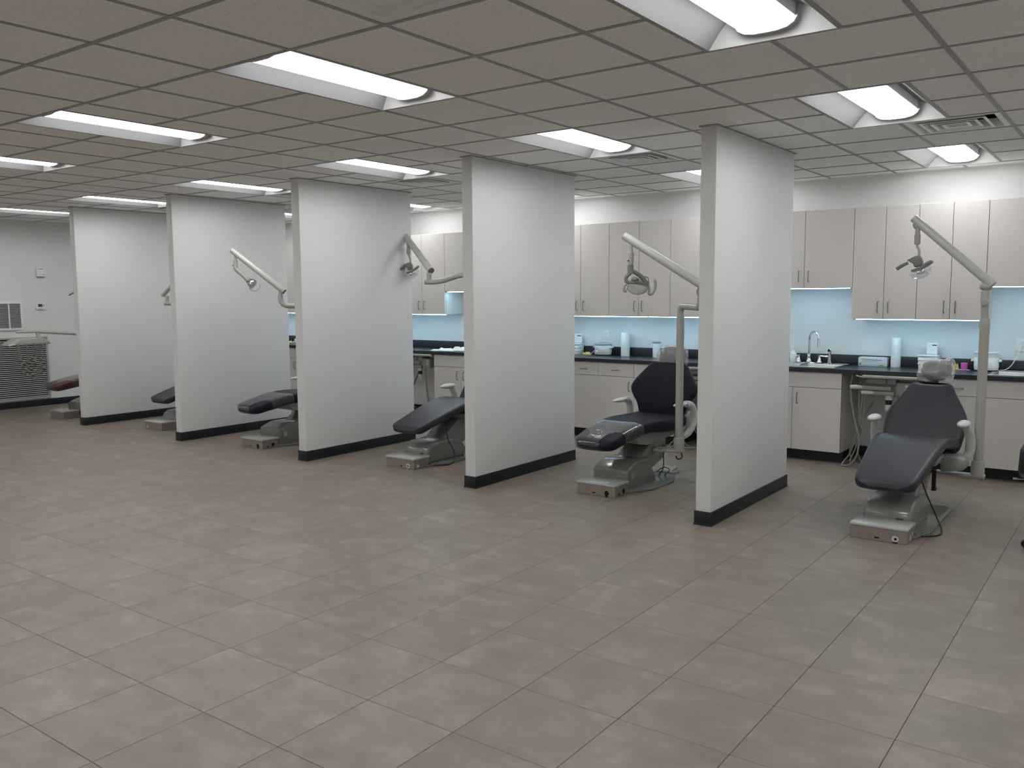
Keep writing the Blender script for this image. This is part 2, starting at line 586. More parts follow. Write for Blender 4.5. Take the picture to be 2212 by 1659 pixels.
PY0, PY1 = 5.665, 7.24
PXS = [(-2.553, -2.440), (-4.672, -4.563), (-6.826, -6.712), (-8.952, -8.848), (-11.09, -10.985)]
PLAB = ['tallest looking white partition wall, nearest to the viewer, beside the slate chair with whole lamp pole',
        'second white partition wall from the viewer, beside the whole navy chair',
        'middle one of the five white partition walls',
        'fourth white partition wall from the viewer, next to last in the row',
        'last white partition wall of the row, nearest the louvered end wall']
for (xa, xb), lab in zip(PXS, PLAB):
    w = thing('wall_partition', ((xa + xb) / 2, PY0, 0), lab, 'wall', 'white partition walls', 'structure')
    MB().box(xa, xb, PY0, PY1, 0, ZC).build('panel', M_WALL, w, bevel=.004, world=True)
    MB().box(xa - .009, xb + .009, PY0 - .009, PY1 + .009, .0, .1).box(xa - .013, xb + .013, PY0 - .013, PY1 + .013, 0, .012) \
        .build('baseboard', M_BASE, w, bevel=.004, world=True)
    MB().box(xa - .012, xb + .012, PY0 - .012, PY1 + .012, ZC - .004, ZC + .003).build('ceiling_angle', M_GRID, w, world=True)

# ---- ceiling: backing, tiles, grid
ceiling = MB().box(WX0 - .12, WX1 + .12, WY0 - .12, WY1 + .12, ZC + .14, ZC + .2).build('ceiling', M_PLENUM, smooth=False)
tag(ceiling, 'suspended ceiling of pale fibre tiles in a metal grid', 'ceiling', kind='structure')

LIGHTS = []      # (i0, j0) lower corner in grid cells; each light is one cell wide, two long
cols = [(-15, 'last bay'), (-11.5, 'fifth bay'), (-8, 'fourth bay'), (-4.5, 'third bay'), (-1, 'second bay'), (2.5, 'first bay')]
for c_, nm in cols:
    for j_ in (-8, -4, 0, 4, 8):  # the rows behind the viewer are unseen, added for their light
        LIGHTS.append((c_, j_))
for j_ in (-8, -4, 0, 4, 8):  # unseen column past the right side, also added for its light
    LIGHTS.append((6, j_))
VENTS = [(3, 6), (-1, 6), (-5, 6), (-8, 6), (-12, 6)]
DIFF = (1, -1)

occ = {}
for (a, b_) in LIGHTS:
    for h in range(2):
        for j_ in range(2):
            occ[(int(2 * a) + h, b_ + j_)] = 'L'
for (a, b_) in VENTS + [DIFF]:
    for h in range(2):
        occ[(int(2 * a) + h, b_)] = 'V'
I0, I1 = math.floor((WX0 - GX) / CELL), math.ceil((WX1 - GX) / CELL)
J0, J1 = math.floor((WY0 - GY) / CELL), math.ceil((WY1 - GY) / CELL)
TB = 0.012           # half width of the tee bars


def clipx(x): return min(max(x, WX0), WX1)
def clipy(y): return min(max(y, WY0), WY1)


ct = []
for i in range(I0, I1):
    for j in range(J0, J1):
        a, b_ = occ.get((2 * i, j)), occ.get((2 * i + 1, j))
        if a and b_:
            continue
        xa, xb = GX + i * CELL, GX + (i + 1) * CELL
        if a:
            xa += CELL / 2
        if b_:
            xb -= CELL / 2
        ya, yb = GY + j * CELL, GY + (j + 1) * CELL
        xa, xb, ya, yb = clipx(xa), clipx(xb), clipy(ya), clipy(yb)
        if xb - xa < .02 or yb - ya < .02:
            continue
        pr = [project((x, y, ZC)) for x in (xa, xb) for y in (ya, yb)]
        seen = any(q and -5 < q[0] < 2217 and -5 < q[1] < 1664 for q in pr)
        d_ = min([q[2] for q in pr if q] or [99])
        ct.append((0 if seen else 1, d_, xa, xb, ya, yb))
ct.sort()
rest = MB()
tile_cache = {}
for k, (s_, d_, xa, xb, ya, yb) in enumerate(ct):
    if s_ == 0 and k < 300:
        key = (round(xb - xa, 3), round(yb - ya, 3))
        if key not in tile_cache:
            hx, hy = (xb - xa) / 2 - .004, (yb - ya) / 2 - .004
            t = MB().box(-hx, hx, -hy, hy, .0035, .019).build('ceiling_tile', M_CTILE, smooth=False)
            tile_cache[key] = t.data
            bpy.data.objects.remove(t)
        share('ceiling_tile', tile_cache[key], ceiling, ((xa + xb) / 2, (ya + yb) / 2, ZC))
    else:
        rest.box(xa + .004, xb - .004, ya + .004, yb - .004, ZC + .0035, ZC + .019)
tag(rest.build('far_ceiling_tiles', M_CTILE, ceiling, smooth=False), kind='stuff')

for i2 in range(2 * I0, 2 * I1 + 1):                     # tee bars along the depth of the room, half cells only beside lights
    run = None
    for j in range(J0, J1 + 1):
        L_, R_ = occ.get((i2 - 1, j)), occ.get((i2, j))
        on = j < J1 and ((i2 % 2 == 0 and not (L_ == 'L' and R_ == 'L')) or (i2 % 2 == 1 and (L_ != R_) and 'L' in (L_, R_)))
        if on and run is None:
            run = j
        if not on and run is not None:
            x = GX + i2 * CELL / 2
            ya, yb = clipy(GY + run * CELL), clipy(GY + j * CELL)
            if WX0 < x < WX1 and yb > ya:
                MB().box(x - TB, x + TB, ya, yb, ZC, ZC + .0033).build('grid_tee', M_GRID, ceiling, smooth=False)
            run = None
for j in range(J0, J1 + 1):                              # cross tees along the row of bays
    y = GY + j * CELL
    if not WY0 < y < WY1:
        continue
    run = None
    for i2 in range(2 * I0, 2 * I1 + 1):
        A_, B_ = occ.get((i2, j - 1)), occ.get((i2, j))
        inside = A_ == 'L' and B_ == 'L' and any(a * 2 <= i2 < a * 2 + 2 and b_ < j < b_ + 2 for a, b_ in LIGHTS)
        on = i2 < 2 * I1 and not inside
        if on and run is None:
            run = i2
        if not on and run is not None:
            xa, xb = clipx(GX + run * CELL / 2), clipx(GX + i2 * CELL / 2)
            if xb > xa:
                MB().box(xa, xb, y - TB, y + TB, ZC - .0006, ZC + .0033).build('grid_tee', M_GRID, ceiling, smooth=False)
            run = None


# ---- ceiling troffers
def make_troffer():
    root = thing('ceiling_light', (0, 0, 0), 'x', 'ceiling light')
    hx, hy, D = CELL / 2 - TB, CELL - TB, .118
    lx, ly = .132, hy - .050
    prof = []
    for k in range(9):                                    # curved side reflector from rim to lens foot
        t = k / 8
        prof.append((hx + (lx - .002 - hx) * t, D * math.sin(t * math.pi / 2) ** 1.05))
    ye = lambda z: hy - (hy - ly) * (z / D)
    for s_ in (-1, 1):
        vs_, fs_ = [], []
        for k, (x, z) in enumerate(prof):
            vs_ += [(s_ * x, -ye(z), z), (s_ * x, ye(z), z)]
        for k in range(len(prof) - 1):
            fs_.append((2 * k, 2 * k + 1, 2 * k + 3, 2 * k + 2))
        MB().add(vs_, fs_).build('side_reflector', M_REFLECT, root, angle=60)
        MB().box(s_ * lx - .002, s_ * lx + .002, -ly, ly, .066, D).build('lens_skirt', M_TROFFER, root, smooth=False)  # skirt added to keep the lens light off the side reflectors
    for s_ in (-1, 1):
        vs_ = [(-x, s_ * ye(z), z) for x, z in prof] + [(x, s_ * ye(z), z) for x, z in reversed(prof)]
        n_ = len(vs_)
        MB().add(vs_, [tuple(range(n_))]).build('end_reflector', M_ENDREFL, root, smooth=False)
        ring = [(-.142, D), (-.142, .064), (-.128, .043), (-.098, .026), (-.05, .018), (.05, .018), (.098, .026), (.128, .043), (.142, .064), (.142, D)]
        MB().prism(ring, 'y', s_ * (ly - .016), s_ * (ly + .014)).build('lens_bracket', M_BRACKET, root, angle=50)
    lens = [(-.130, D), (-.130, .064), (-.116, .043), (-.090, .028), (-.05, .020), (0, .018), (.05, .020), (.090, .028), (.116, .043), (.130, .064), (.130, D)]
    MB().prism(lens, 'y', -(ly - .017), ly - .017).build('lens', M_LENS, root, angle=50)
    MB().box(-hx, hx, -hy, hy, D + .003, D + .008).build('housing_top', M_TROFFER, root, smooth=False)
    return root


rowname = {0: 'over the walkway in front of the', 4: 'above the chair of the', 8: 'close to the back wall in the'}
colname = {-15: 'farthest bay', -11.5: 'fifth bay', -8: 'fourth bay', -4.5: 'third bay', -1: 'second bay', 2.5: 'nearest bay', 6: 'bay beyond the picture edge'}
proto = make_troffer()
first = True
for (a, b_) in LIGHTS:
    cx, cy = GX + (a + .5) * CELL, GY + (b_ + 1) * CELL
    if cx - CELL / 2 < WX0 or cx + CELL / 2 > WX1 or cy - CELL < WY0:
        continue
    o = proto if first else copy_tree(proto)
    first = False
    o.location = (cx, cy, ZC)
    if b_ in rowname and a != 6:
        lab = 'lit recessed ceiling light ' + rowname[b_] + ' ' + colname[a]
    else:
        lab = 'lit recessed ceiling light added out of sight to light the room'
    if (a, b_) == (-11.5, 0) or (a, b_) == (-15, 0):
        lab = 'lit recessed ceiling light added out of sight to light the room'
    tag(o, lab, 'ceiling light', 'recessed ceiling lights in the grid')


# ---- supply vents
def make_vent():
    root = thing('ceiling_vent', (0, 0, 0), 'x', 'vent')
    h = CELL / 2 - TB

    def ring(ro, zo, ri, zi, name, m_):
        vs_ = []
        for r, z in ((ro, zo), (ri, zi)):
            vs_ += [(-r, -r, z), (r, -r, z), (r, r, z), (-r, r, z)]
        fs_ = [(k, (k + 1) % 4, 4 + (k + 1) % 4, 4 + k) for k in range(4)]
        return MB().add(vs_, fs_).build(name, m_, root, smooth=False)
    ring(h, .003, h - .035, .001, 'frame', M_VENT)
    ring(h - .035, .001, h - .075, .055, 'frame_throat', M_VENT)
    for r in (.205, .145, .085):
        vs_ = []
        for q, z in ((r, -.004), (r - .020, -.004), (r - .040, .040), (r - .036, .040)):
            vs_ += [(-q, -q, z), (q, -q, z), (q, q, z), (-q, q, z)]
        fs_ = []
        for lv in range(3):
            fs_ += [(lv * 4 + k, lv * 4 + (k + 1) % 4, lv * 4 + 4 + (k + 1) % 4, lv * 4 + 4 + k) for k in range(4)]
        MB().add(vs_, fs_).build('louver_ring', M_VENT, root, smooth=False)
    MB().box(-h, h, -h, h, .085, .09).build('throat', M_VENTDARK, root, smooth=False)
    return root


VL = ['square louvered ceiling vent beside the light of the nearest bay', 'square louvered ceiling vent over the second bay behind its light',
      'square louvered ceiling vent over the third bay', 'square louvered ceiling vent over the fourth bay',
      'square louvered ceiling vent over the fifth bay behind the partitions']
proto = make_vent()
for k, ((a, b_), lab) in enumerate(zip(VENTS, VL)):
    o = proto if k == 0 else copy_tree(proto)
    o.location = (GX + (a + .5) * CELL, GY + (b_ + .5) * CELL, ZC)
    tag(o, lab, 'vent', 'louvered ceiling vents')
root = thing('ceiling_diffuser', (GX + (DIFF[0] + .5) * CELL, GY + (DIFF[1] + .5) * CELL, ZC), 'white stepped square diffuser panel above the walkway', 'vent')
h = CELL / 2 - TB
for k, (ro, ri, zo, zi) in enumerate([(h, h - .05, .003, .006), (h - .05, h - .095, .012, .016), (h - .095, h - .14, .022, .026), (h - .14, h - .185, .032, .036)]):
    vs_ = []
    for r, z in ((ro, zo), (ri, zi), (ri, zi + .008)):
        vs_ += [(-r, -r, z), (r, -r, z), (r, r, z), (-r, r, z)]
    fs_ = []
    for lv in range(2):
        fs_ += [(lv * 4 + q, lv * 4 + (q + 1) % 4, lv * 4 + 4 + (q + 1) % 4, lv * 4 + 4 + q) for q in range(4)]
    MB().add(vs_, fs_).build('step_ring', M_TROFFER, root, smooth=False)
MB().box(-.12, .12, -.12, .12, .042, .046).build('centre_plate', M_TROFFER, root, smooth=False)
MB().box(-h, h, -h, h, .06, .065).build('throat', M_TROFFER, root, smooth=False)


# ================================================================== CABINETS
def pull(cab, x, y, z, vertical, L_=.10):
    """bent wire pull: grip with two posts"""
    r = .0042
    if vertical:
        pts = [(x, y, z - L_ / 2), (x, y - .022, z - L_ / 2), (x, y - .030, z - L_ / 2 + .008), (x, y - .030, z + L_ / 2 - .008), (x, y - .022, z + L_ / 2), (x, y, z + L_ / 2)]
    else:
        pts = [(x - L_ / 2, y, z), (x - L_ / 2, y - .022, z), (x - L_ / 2 + .008, y - .030, z), (x + L_ / 2 - .008, y - .030, z), (x + L_ / 2, y - .022, z), (x + L_ / 2, y, z)]
    return MB().tube(pts, r, 8).build('handle', M_PULL, cab, world=True)


def upper(x0, x1, zb, lab, doors=2, sides=0.38):
    x0, x1 = x0 * 1.0023, x1 * 1.0023
    zt = 2.436
    c = thing('wall_cabinet', ((x0 + x1) / 2, YF, zb), lab, 'cabinet', 'upper cabinets on the back wall')
    MB().box(x0, x1, YF + .021, WY1 - .003, zb, zt).build('body', M_LAM, c, world=True, smooth=False)
    w = (x1 - x0) / doors
    for k in range(doors):
        a, b_ = x0 + k * w + .0021, x0 + (k + 1) * w - .0021
        d = MB().box(a, b_, YF, YF + .019, zb + .001, zt - .001).build('door', M_LAM, c, bevel=.0015, seg=1, world=True)
        MB().box(a - .0019, b_ + .0019, YF + .0192, YF + .0208, zb + .002, zt - .002).build('edge_shadow_gap', M_GAPSHADE, d, world=True, smooth=False)
        hx = b_ - .045 if (k % 2 == 0 and doors > 1) else a + .045
        pull(d, hx, YF, zb + .115, True, .105)
    return c


Z1, Z2 = 1.385, 1.681
upper(-12.30, -11.55, Z1, 'tall grey upper cabinet behind the fifth partition')
upper(-11.55, -10.75, Z1, 'tall grey upper cabinet at the start of the fourth bay')
upper(-10.75, -9.90, Z1, 'tall grey upper cabinet seen as a sliver beside the middle partition')
upper(-9.90, -9.06, Z1, 'tall grey upper cabinet hidden behind the middle partition')
upper(-9.06, -8.26, Z1, 'tall grey upper cabinet left of the third bay sink')
upper(-8.26, -7.46, Z1, 'tall grey upper cabinet behind the lamp of the third bay')
upper(-7.46, -6.61, Z2, 'short grey upper cabinet above the sink of the third bay')
upper(-6.61, -5.762, Z2, 'short grey upper cabinet behind the second partition wall')
upper(-5.762, -5.005, Z1, 'tall grey upper cabinet above the covered slow cooker')
upper(-5.005, -4.243, Z1, 'tall grey upper cabinet behind the lamp of the navy chair')
upper(-4.243, -3.26, Z1, 'tall grey upper cabinet above the boxed goods beside the nearest partition')
upper(-3.26, -2.333, Z2, 'short grey upper cabinet above the sink with the gooseneck tap')
upper(-2.333, -1.764, Z1, 'tall grey upper cabinet above the glove box and paper towels')
upper(-1.764, -1.200, Z1, 'tall grey upper cabinet above the pink cup')
upper(-1.200, -0.28, Z2, 'short grey upper cabinet at the picture edge above the open slow cooker')


def led(x0, x1, zb, lab):
    x0, x1 = x0 * 1.0023, x1 * 1.0023
    c = thing('led_strip', ((x0 + x1) / 2, YF + .03, zb), lab, 'strip light', 'strip lights under the cabinets')
    MB().box(x0, x1, YF + .012, YF + .046, zb - .003, zb - .0004).build('channel', M_TROFFER, c, world=True)
    MB().box(x0 + .004, x1 - .004, YF + .014, YF + .042, zb - .0082, zb - .0032).build('diffuser', M_LED, c, bevel=.003, world=True)
    MB().box(x0 - .012, x0 + .003, YF + .014, YF + .04, zb - .009, zb - .0005).build('end_cap', M_GREYPLASTIC, c, world=True)


led(-11.5, -10.6, Z1, 'glowing strip light at the start of the fourth bay')
led(-10.55, -9.1, Z1, 'glowing strip light seen as a short dash beside the middle partition')
led(-9.02, -7.47, Z1, 'glowing strip light under the tall cabinet of the third bay')
led(-7.43, -6.0, Z2, 'glowing strip light under the short cabinet of the third bay')
led(-5.70, -4.53, Z1, 'glowing strip light above the covered slow cooker')
led(-4.51, -3.30, Z1, 'glowing strip light behind the navy chair headrest')
led(-3.22, -2.36, Z2, 'glowing strip light above the gooseneck tap')
led(-2.30, -1.22, Z1, 'glowing strip light above the glove box')
led(-1.18, -0.32, Z2, 'glowing strip light at the picture edge above the open slow cooker')


def base_cab(x0, x1, lab, drawers, doors, handles, wide=False):
    """drawers / doors: list of widths fractions; handles: for doors, 'l' or 'r' side of each"""
    c = thing('base_cabinet', ((x0 + x1) / 2, YC, 0), lab, 'cabinet', 'base cabinets under the worktop')
    MB().box(x0, x1, YC + .021, WY1 - .013, .105, ZT - .0375).build('body', M_LAM, c, world=True, smooth=False)
    MB().box(x0, x1, YC + .085, WY1 - .02, 0, .105).build('toe_kick', M_BASE, c, world=True, smooth=False)
    zt, zd, zb = ZT - .041, .7205, .107
    x = x0
    for f in drawers:
        w = (x1 - x0) * f
        d = MB().box(x + .0021, x + w - .0021, YC, YC + .019, zd + .0021, zt).build('drawer', M_LAM, c, bevel=.0015, seg=1, world=True)
        MB().box(x, x + w, YC + .0192, YC + .0208, zd, zt).build('edge_shadow_gap', M_GAPSHADE, d, world=True, smooth=False)
        if not wide:
            pull(d, x + w / 2, YC, .792, False, .085)
        x += w
    x = x0
    for f, hs in zip(doors, handles):
        w = (x1 - x0) * f
        d = MB().box(x + .0021, x + w - .0021, YC, YC + .019, zb, zd - .0021).build('door', M_LAM, c, bevel=.0015, seg=1, world=True)
        MB().box(x, x + w, YC + .0192, YC + .0208, zb, zd).build('edge_shadow_gap', M_GAPSHADE, d, world=True, smooth=False)
        hx = x + .052 if hs == 'l' else x + w - .052
        pull(d, hx, YC, .615, True, .10)
        x += w
    return c


base_cab(-12.30, -11.40, 'base cabinet hidden behind the last partition wall', [.5, .5], [.5, .5], 'rl')
base_cab(-10.62, -9.72, 'base cabinet seen as a sliver beside the middle partition', [.5, .5], [.5, .5], 'rl')
base_cab(-9.72, -8.80, 'base cabinet behind the middle partition wall', [.5, .5], [.5, .5], 'rl')
base_cab(-7.486, -6.576, 'sink base cabinet beside the hoses in the third bay', [1], [.5, .5], 'rl', wide=True)
base_cab(-6.576, -5.40, 'base cabinet hidden behind the second partition wall', [.5, .5], [.5, .5], 'rl')
base_cab(-5.40, -4.566, 'base cabinet with two drawers under the covered slow cooker', [.454, .546], [1], 'r')
base_cab(-4.566, -4.08, 'narrow base cabinet behind the navy chair back', [1], [1], 'l')
base_cab(-3.28, -2.346, 'sink base cabinet beside the nearest partition wall', [1], [.5, .5], 'rl', wide=True)
base_cab(-1.56, -1.146, 'narrow drawer cabinet behind the slate chair and its lamp pole', [1], [1], 'r')
base_cab(-1.140, -0.22, 'sink base cabinet at the picture edge near the black stool', [1], [.5, .5], 'rl', wide=True)

# ---- worktop with sink cut-outs
SINKS = [(-3.24, -2.425), (-1.135, -0.32), (-7.44, -6.63)]
SY0, SY1 = 8.500, 9.005
WT0, WT1 = -12.32, -0.18
worktop = thing('worktop', ((WT0 + WT1) / 2, YK, ZT), 'long dark grey laminate worktop running along the back wall', 'worktop')
m_ = MB()
cuts = sorted((a + .012, b_ - .012) for a, b_ in SINKS)
x = WT0
for a, b_ in cuts:
    m_.box(x, a, YK, WY1 - .004, ZT - .037, ZT)
    m_.box(a, b_, YK, SY0 + .012, ZT - .037, ZT)
    m_.box(a, b_, SY1 - .012, WY1 - .004, ZT - .037, ZT)
    x = b_
m_.box(x, WT1, YK, WY1 - .004, ZT - .037, ZT)
m_.build('slab', M_TOP, worktop, world=True, smooth=False)
MB().box(WT0, WT1, WY1 - .024, WY1 - .004, ZT, 1.012).build('backsplash', M_TOP, worktop, bevel=.003, world=True)


def sink(x0, x1, lab):
    s = thing('sink', ((x0 + x1) / 2, (SY0 + SY1) / 2, ZT), lab, 'sink', 'steel sinks set in the worktop')
    xm = (x0 + x1) / 2
    bowls = [(x0 + .035, xm - .02, SY0 + .035, SY1 - .085), (xm + .02, x1 - .035, SY0 + .035, SY1 - .085)]
    z = ZT + .005
    m_ = MB()
    ys = [SY0, SY0 + .035, SY1 - .085, SY1]
    xs = [x0, x0 + .035, xm - .02, xm + .02, x1 - .035, x1]
    for i in range(5):
        for j in range(3):
            if j == 1 and i in (1, 3):
                continue
            m_.box(xs[i], xs[i + 1], ys[j], ys[j + 1], ZT + .0004, z)
    m_.build('rim', M_STEEL, s, world=True, smooth=False)
    MB().tube([(x0, SY0, z), (x1, SY0, z), (x1, SY1, z), (x0, SY1, z)], .004, 8, closed=True).build('rim_bead', M_STEEL, s, world=True)
    for a, b_, c_, d_ in bowls:
        vs_, fs_ = [], []
        for k, (ins, zz) in enumerate([(0, z), (.004, z - .01), (.012, ZT - .14), (.03, ZT - .165)]):
            vs_ += [(a + ins, c_ + ins, zz), (b_ - ins, c_ + ins, zz), (b_ - ins, d_ - ins, zz), (a + ins, d_ - ins, zz)]
        for lv in range(3):
            fs_ += [(lv * 4 + k, lv * 4 + (k + 1) % 4, lv * 4 + 4 + (k + 1) % 4, lv * 4 + 4 + k) for k in range(4)]
        fs_.append((12, 13, 14, 15))
        b = MB().add(vs_, fs_).build('bowl', M_STEEL, s, world=True, angle=50)
        MB().lathe([(.042, 0), (.042, .003), (.03, .003)], ((a + b_) / 2, (c_ + d_) / 2, ZT - .165), 20).build('drain', M_CHROME, b, world=True)
    return s


sink(*SINKS[0], 'double steel sink under the gooseneck tap')
sink(*SINKS[1], 'double steel sink at the picture edge beside the open slow cooker')
sink(*SINKS[2], 'double steel sink partly covered by white cloths')


def faucet(xc, lab):
    yb = 8.955
    z0 = ZT + .005
    f = thing('faucet', (xc, yb, z0), lab, 'faucet')
    MB().box(xc - .125, xc + .125, yb - .025, yb + .025, z0, z0 + .012).build('deck_plate', M_CHROME, f, bevel=.006, world=True)
    MB().lathe([(.030, .012), (.030, .02), (.022, .03), (.019, .05), (.017, .085), (.020, .09), (.020, .10), (.013, .108)], (xc, yb, z0), 20).build('spout_base', M_CHROME, f, world=True)
    R = .075
    pts = [(xc, yb, z0 + .10), (xc, yb, z0 + .20), (xc, yb, z0 + .235)]
    dirv = Vector((.80, -.60, 0))
    for k in range(1, 15):
        a = math.pi - math.pi * 1.06 * k / 14
        pts.append(tuple(Vector((xc, yb, z0 + .25)) + dirv * (R + R * math.cos(a)) + Vector((0, 0, R * math.sin(a)))))
    end = Vector(pts[-1])
    MB().tube(pts, .0115, 14).build('gooseneck', M_CHROME, f, world=True)
    MB().cyl(end + Vector((0, 0, .01)), end + Vector((.004, -.003, -.062)), .014, .0175, 16).build('spout_head', M_CHROME, f, world=True)
    for s_ in (-1, 1):
        hx = xc + s_ * .105
        h_ = MB().lathe([(.028, .010), (.028, .018), (.020, .028), (.014, .05), (.010, .068), (.013, .072), (.013, .080), (.006, .086)], (hx, yb, z0), 18).build('handle_base', M_CHROME, f, world=True)
        MB().tube([(hx, yb, z0 + .079), (hx + s_ * .03, yb - .004, z0 + .076), (hx + s_ * .085, yb - .008, z0 + .075)], [.006, .0055, .0075], 10).build('lever', M_CHROME, h_, world=True)
    sx = xc + .205
    sp = MB().lathe([(.026, 0), (.026, .008), (.019, .014), (.017, .05), (.013, .10), (.014, .115), (.019, .128), (.019, .142), (.012, .155)], (sx, yb, z0 + .0005), 18).build('side_sprayer', M_CHROME, f, world=True)
    MB().cyl((sx, yb - .008, z0 + .135), (sx, yb - .026, z0 + .137), .012, .014, 14).build('sprayer_nozzle', M_BLACK, sp, world=True)
    return f


faucet(-2.815, 'chrome gooseneck faucet with two levers and side sprayer')


# ================================================================== DENTAL CHAIRS
def utility_box(root, ports):
    b = MB().box(-.178, .178, 0, .215, 0, .088).build('utility_box', M_BOXSTEEL, root, bevel=.002, seg=1)
    MB().box(-.184, .184, -.006, .222, .088, .106).build('box_lid', M_BOXLID, b, bevel=.005)
    for kind, x, z, r in ports:
        if kind == 'front':
            MB().cyl((x, -.0015, z), (x, .004, z), r, None, 20).build('port', M_HOLE, b)
        elif kind == 'plate':
            MB().cyl((x, -.001, z), (x, .004, z), r, None, 20).build('port_plate', M_ARM, b)
        elif kind == 'slot':
            MB().box(x - r, x + r, -.0015, .004, z - .005, z + .005).build('slot', M_HOLE, b)
        elif kind == 'side':
            MB().cyl((.174, x, z), (.1795, x, z), r, None, 20).build('port', M_HOLE, b)
        elif kind == 'sideplate':
            MB().cyl((.174, x, z), (.1790, x, z), r, None, 20).build('port_plate', M_ARM, b)
    return b


def chair_a(xc, y0, lab, upholstery, ports, covered=True, cord=True):
    """slate chair: sloping leg rest, tapered back, mushroom arm rests"""
    c = thing('dental_chair', (xc, y0, 0), lab, 'dental chair', 'dental chairs in the bays')
    utility_box(c, ports)
    plate = [(-.17, .12), (.17, .12), (.25, .36), (.25, 1.12), (.21, 1.2), (-.21, 1.2), (-.25, 1.12), (-.25, .36)]
    MB().prism(plate, 'z', 0, .02).build('base_plate', M_BASEPAINT, c, bevel=.006)
    cover = [(.215, .015), (.215, .13), (.245, .185), (.30, .212), (.55, .225), (.72, .20), (.80, .12), (.80, .015)]
    bc = MB().prism(cover, 'x', -.158, .158).build('base_cover', M_BASEPAINT, c, bevel=.028, seg=4)
    MB().box(.06, .105, .211, .2145, .110, .120).build('warning_sticker', M_REDSTICKER, bc)
    arm = [(.42, .17), (.52, .24), (.74, .40), (.98, .42), (1.02, .34), (.82, .15), (.62, .14)]
    MB().prism(arm, 'x', -.125, .125).build('lift_arm', M_BASEPAINT, c, bevel=.018, seg=3)
    MB().box(-.20, .20, .74, 1.30, .395, .455).build('seat_frame', M_BASEPAINT, c, bevel=.02)
    for s_ in (-1, 1):
        MB().prism([(s_ * .17, .30), (s_ * .33, .33), (s_ * .33, .41), (s_ * .17, .44)], 'y', 1.06, 1.30).build('arm_bracket', M_UNIT, c, bevel=.015)
    seat = [(.075, .345, .190, .085), (.20, .385, .200, .09), (.45, .455, .222, .09), (.70, .522, .240, .09), (.86, .545, .250, .09),
            (.98, .535, .262, .095), (1.14, .508, .272, .10), (1.30, .49, .262, .10)]
    MB().pad(seat, rc=.075, rim=.026).build('seat', upholstery, c, angle=80)
    back = [(1.19, .425, .262, .08), (1.225, .48, .276, .09), (1.275, .54, .286, .095), (1.345, .62, .292, .10), (1.395, .68, .288, .10), (1.46, .76, .235, .095),
            (1.52, .84, .180, .085), (1.575, .91, .148, .07)]
    MB().pad(back, rc=.055, rim=.030).build('backrest', upholstery, c, angle=80)
    MB().pad([(1.27, .46, .23, .03), (1.44, .67, .25, .03), (1.60, .88, .13, .03)], rc=.05).build('back_shell', M_UNIT, c, angle=80)
    for v in c.children:
        if v.name.startswith('back_shell'):
            v.location = (0, .045, -.02)
    MB().tube([(0, 1.60, .86), (0, 1.665, .935), (0, 1.70, .98)], [.03, .028, .03], 14).ellipsoid((0, 1.685, .955), .078, .03, .034) \
        .build('headrest_bracket', M_BLACK, c, angle=80)
    hr = [(1.665, .955, .105, .06), (1.70, 1.00, .116, .085), (1.735, 1.045, .110, .08), (1.755, 1.07, .09, .06)]
    h_ = MB().pad(hr, rc=.04, e=3).build('headrest', upholstery, c, angle=80)
    if covered:
        MB().pad([(1.635, .930, .128, .06), (1.675, .968, .136, .11), (1.715, 1.015, .135, .13), (1.755, 1.065, .125, .12), (1.78, 1.095, .118, .05)],
                 rc=.035, e=3, jit=.016, n=44).build('plastic_cover', M_FILM, h_, angle=80)
    for s_ in (-1, 1):
        path = spline([(s_ * .19, 1.20, .345), (s_ * .27, 1.23, .355), (s_ * .325, 1.25, .42), (s_ * .338, 1.235, .52), (s_ * .330, 1.19, .605), (s_ * .315, 1.14, .652)], 6)
        n_ = len(path)
        MB().tube(path, [.030 + .005 * math.sin(math.pi * k / (n_ - 1)) for k in range(n_)], 14) \
            .ellipsoid((s_ * .312, 1.085, .672), .045, .115, .028, 20, 12).build('armrest', M_ARM, c, angle=80)
    if cord:
        path = spline([(.15, .50, .35), (.20, .47, .24), (.26, .50, .09), (.31, .40, .012), (.25, .27, .010), (.19, .24, .012), (.175, .20, .03)], 8)
        MB().tube(path, .005, 8).build('power_cord', M_CORD, c, angle=80)
        MB().box(.14, .165, .93, .96, .20, .34).box(.14, .17, .92, .97, .185, .20).build('hanging_strut', M_BLACK, c)
    return c


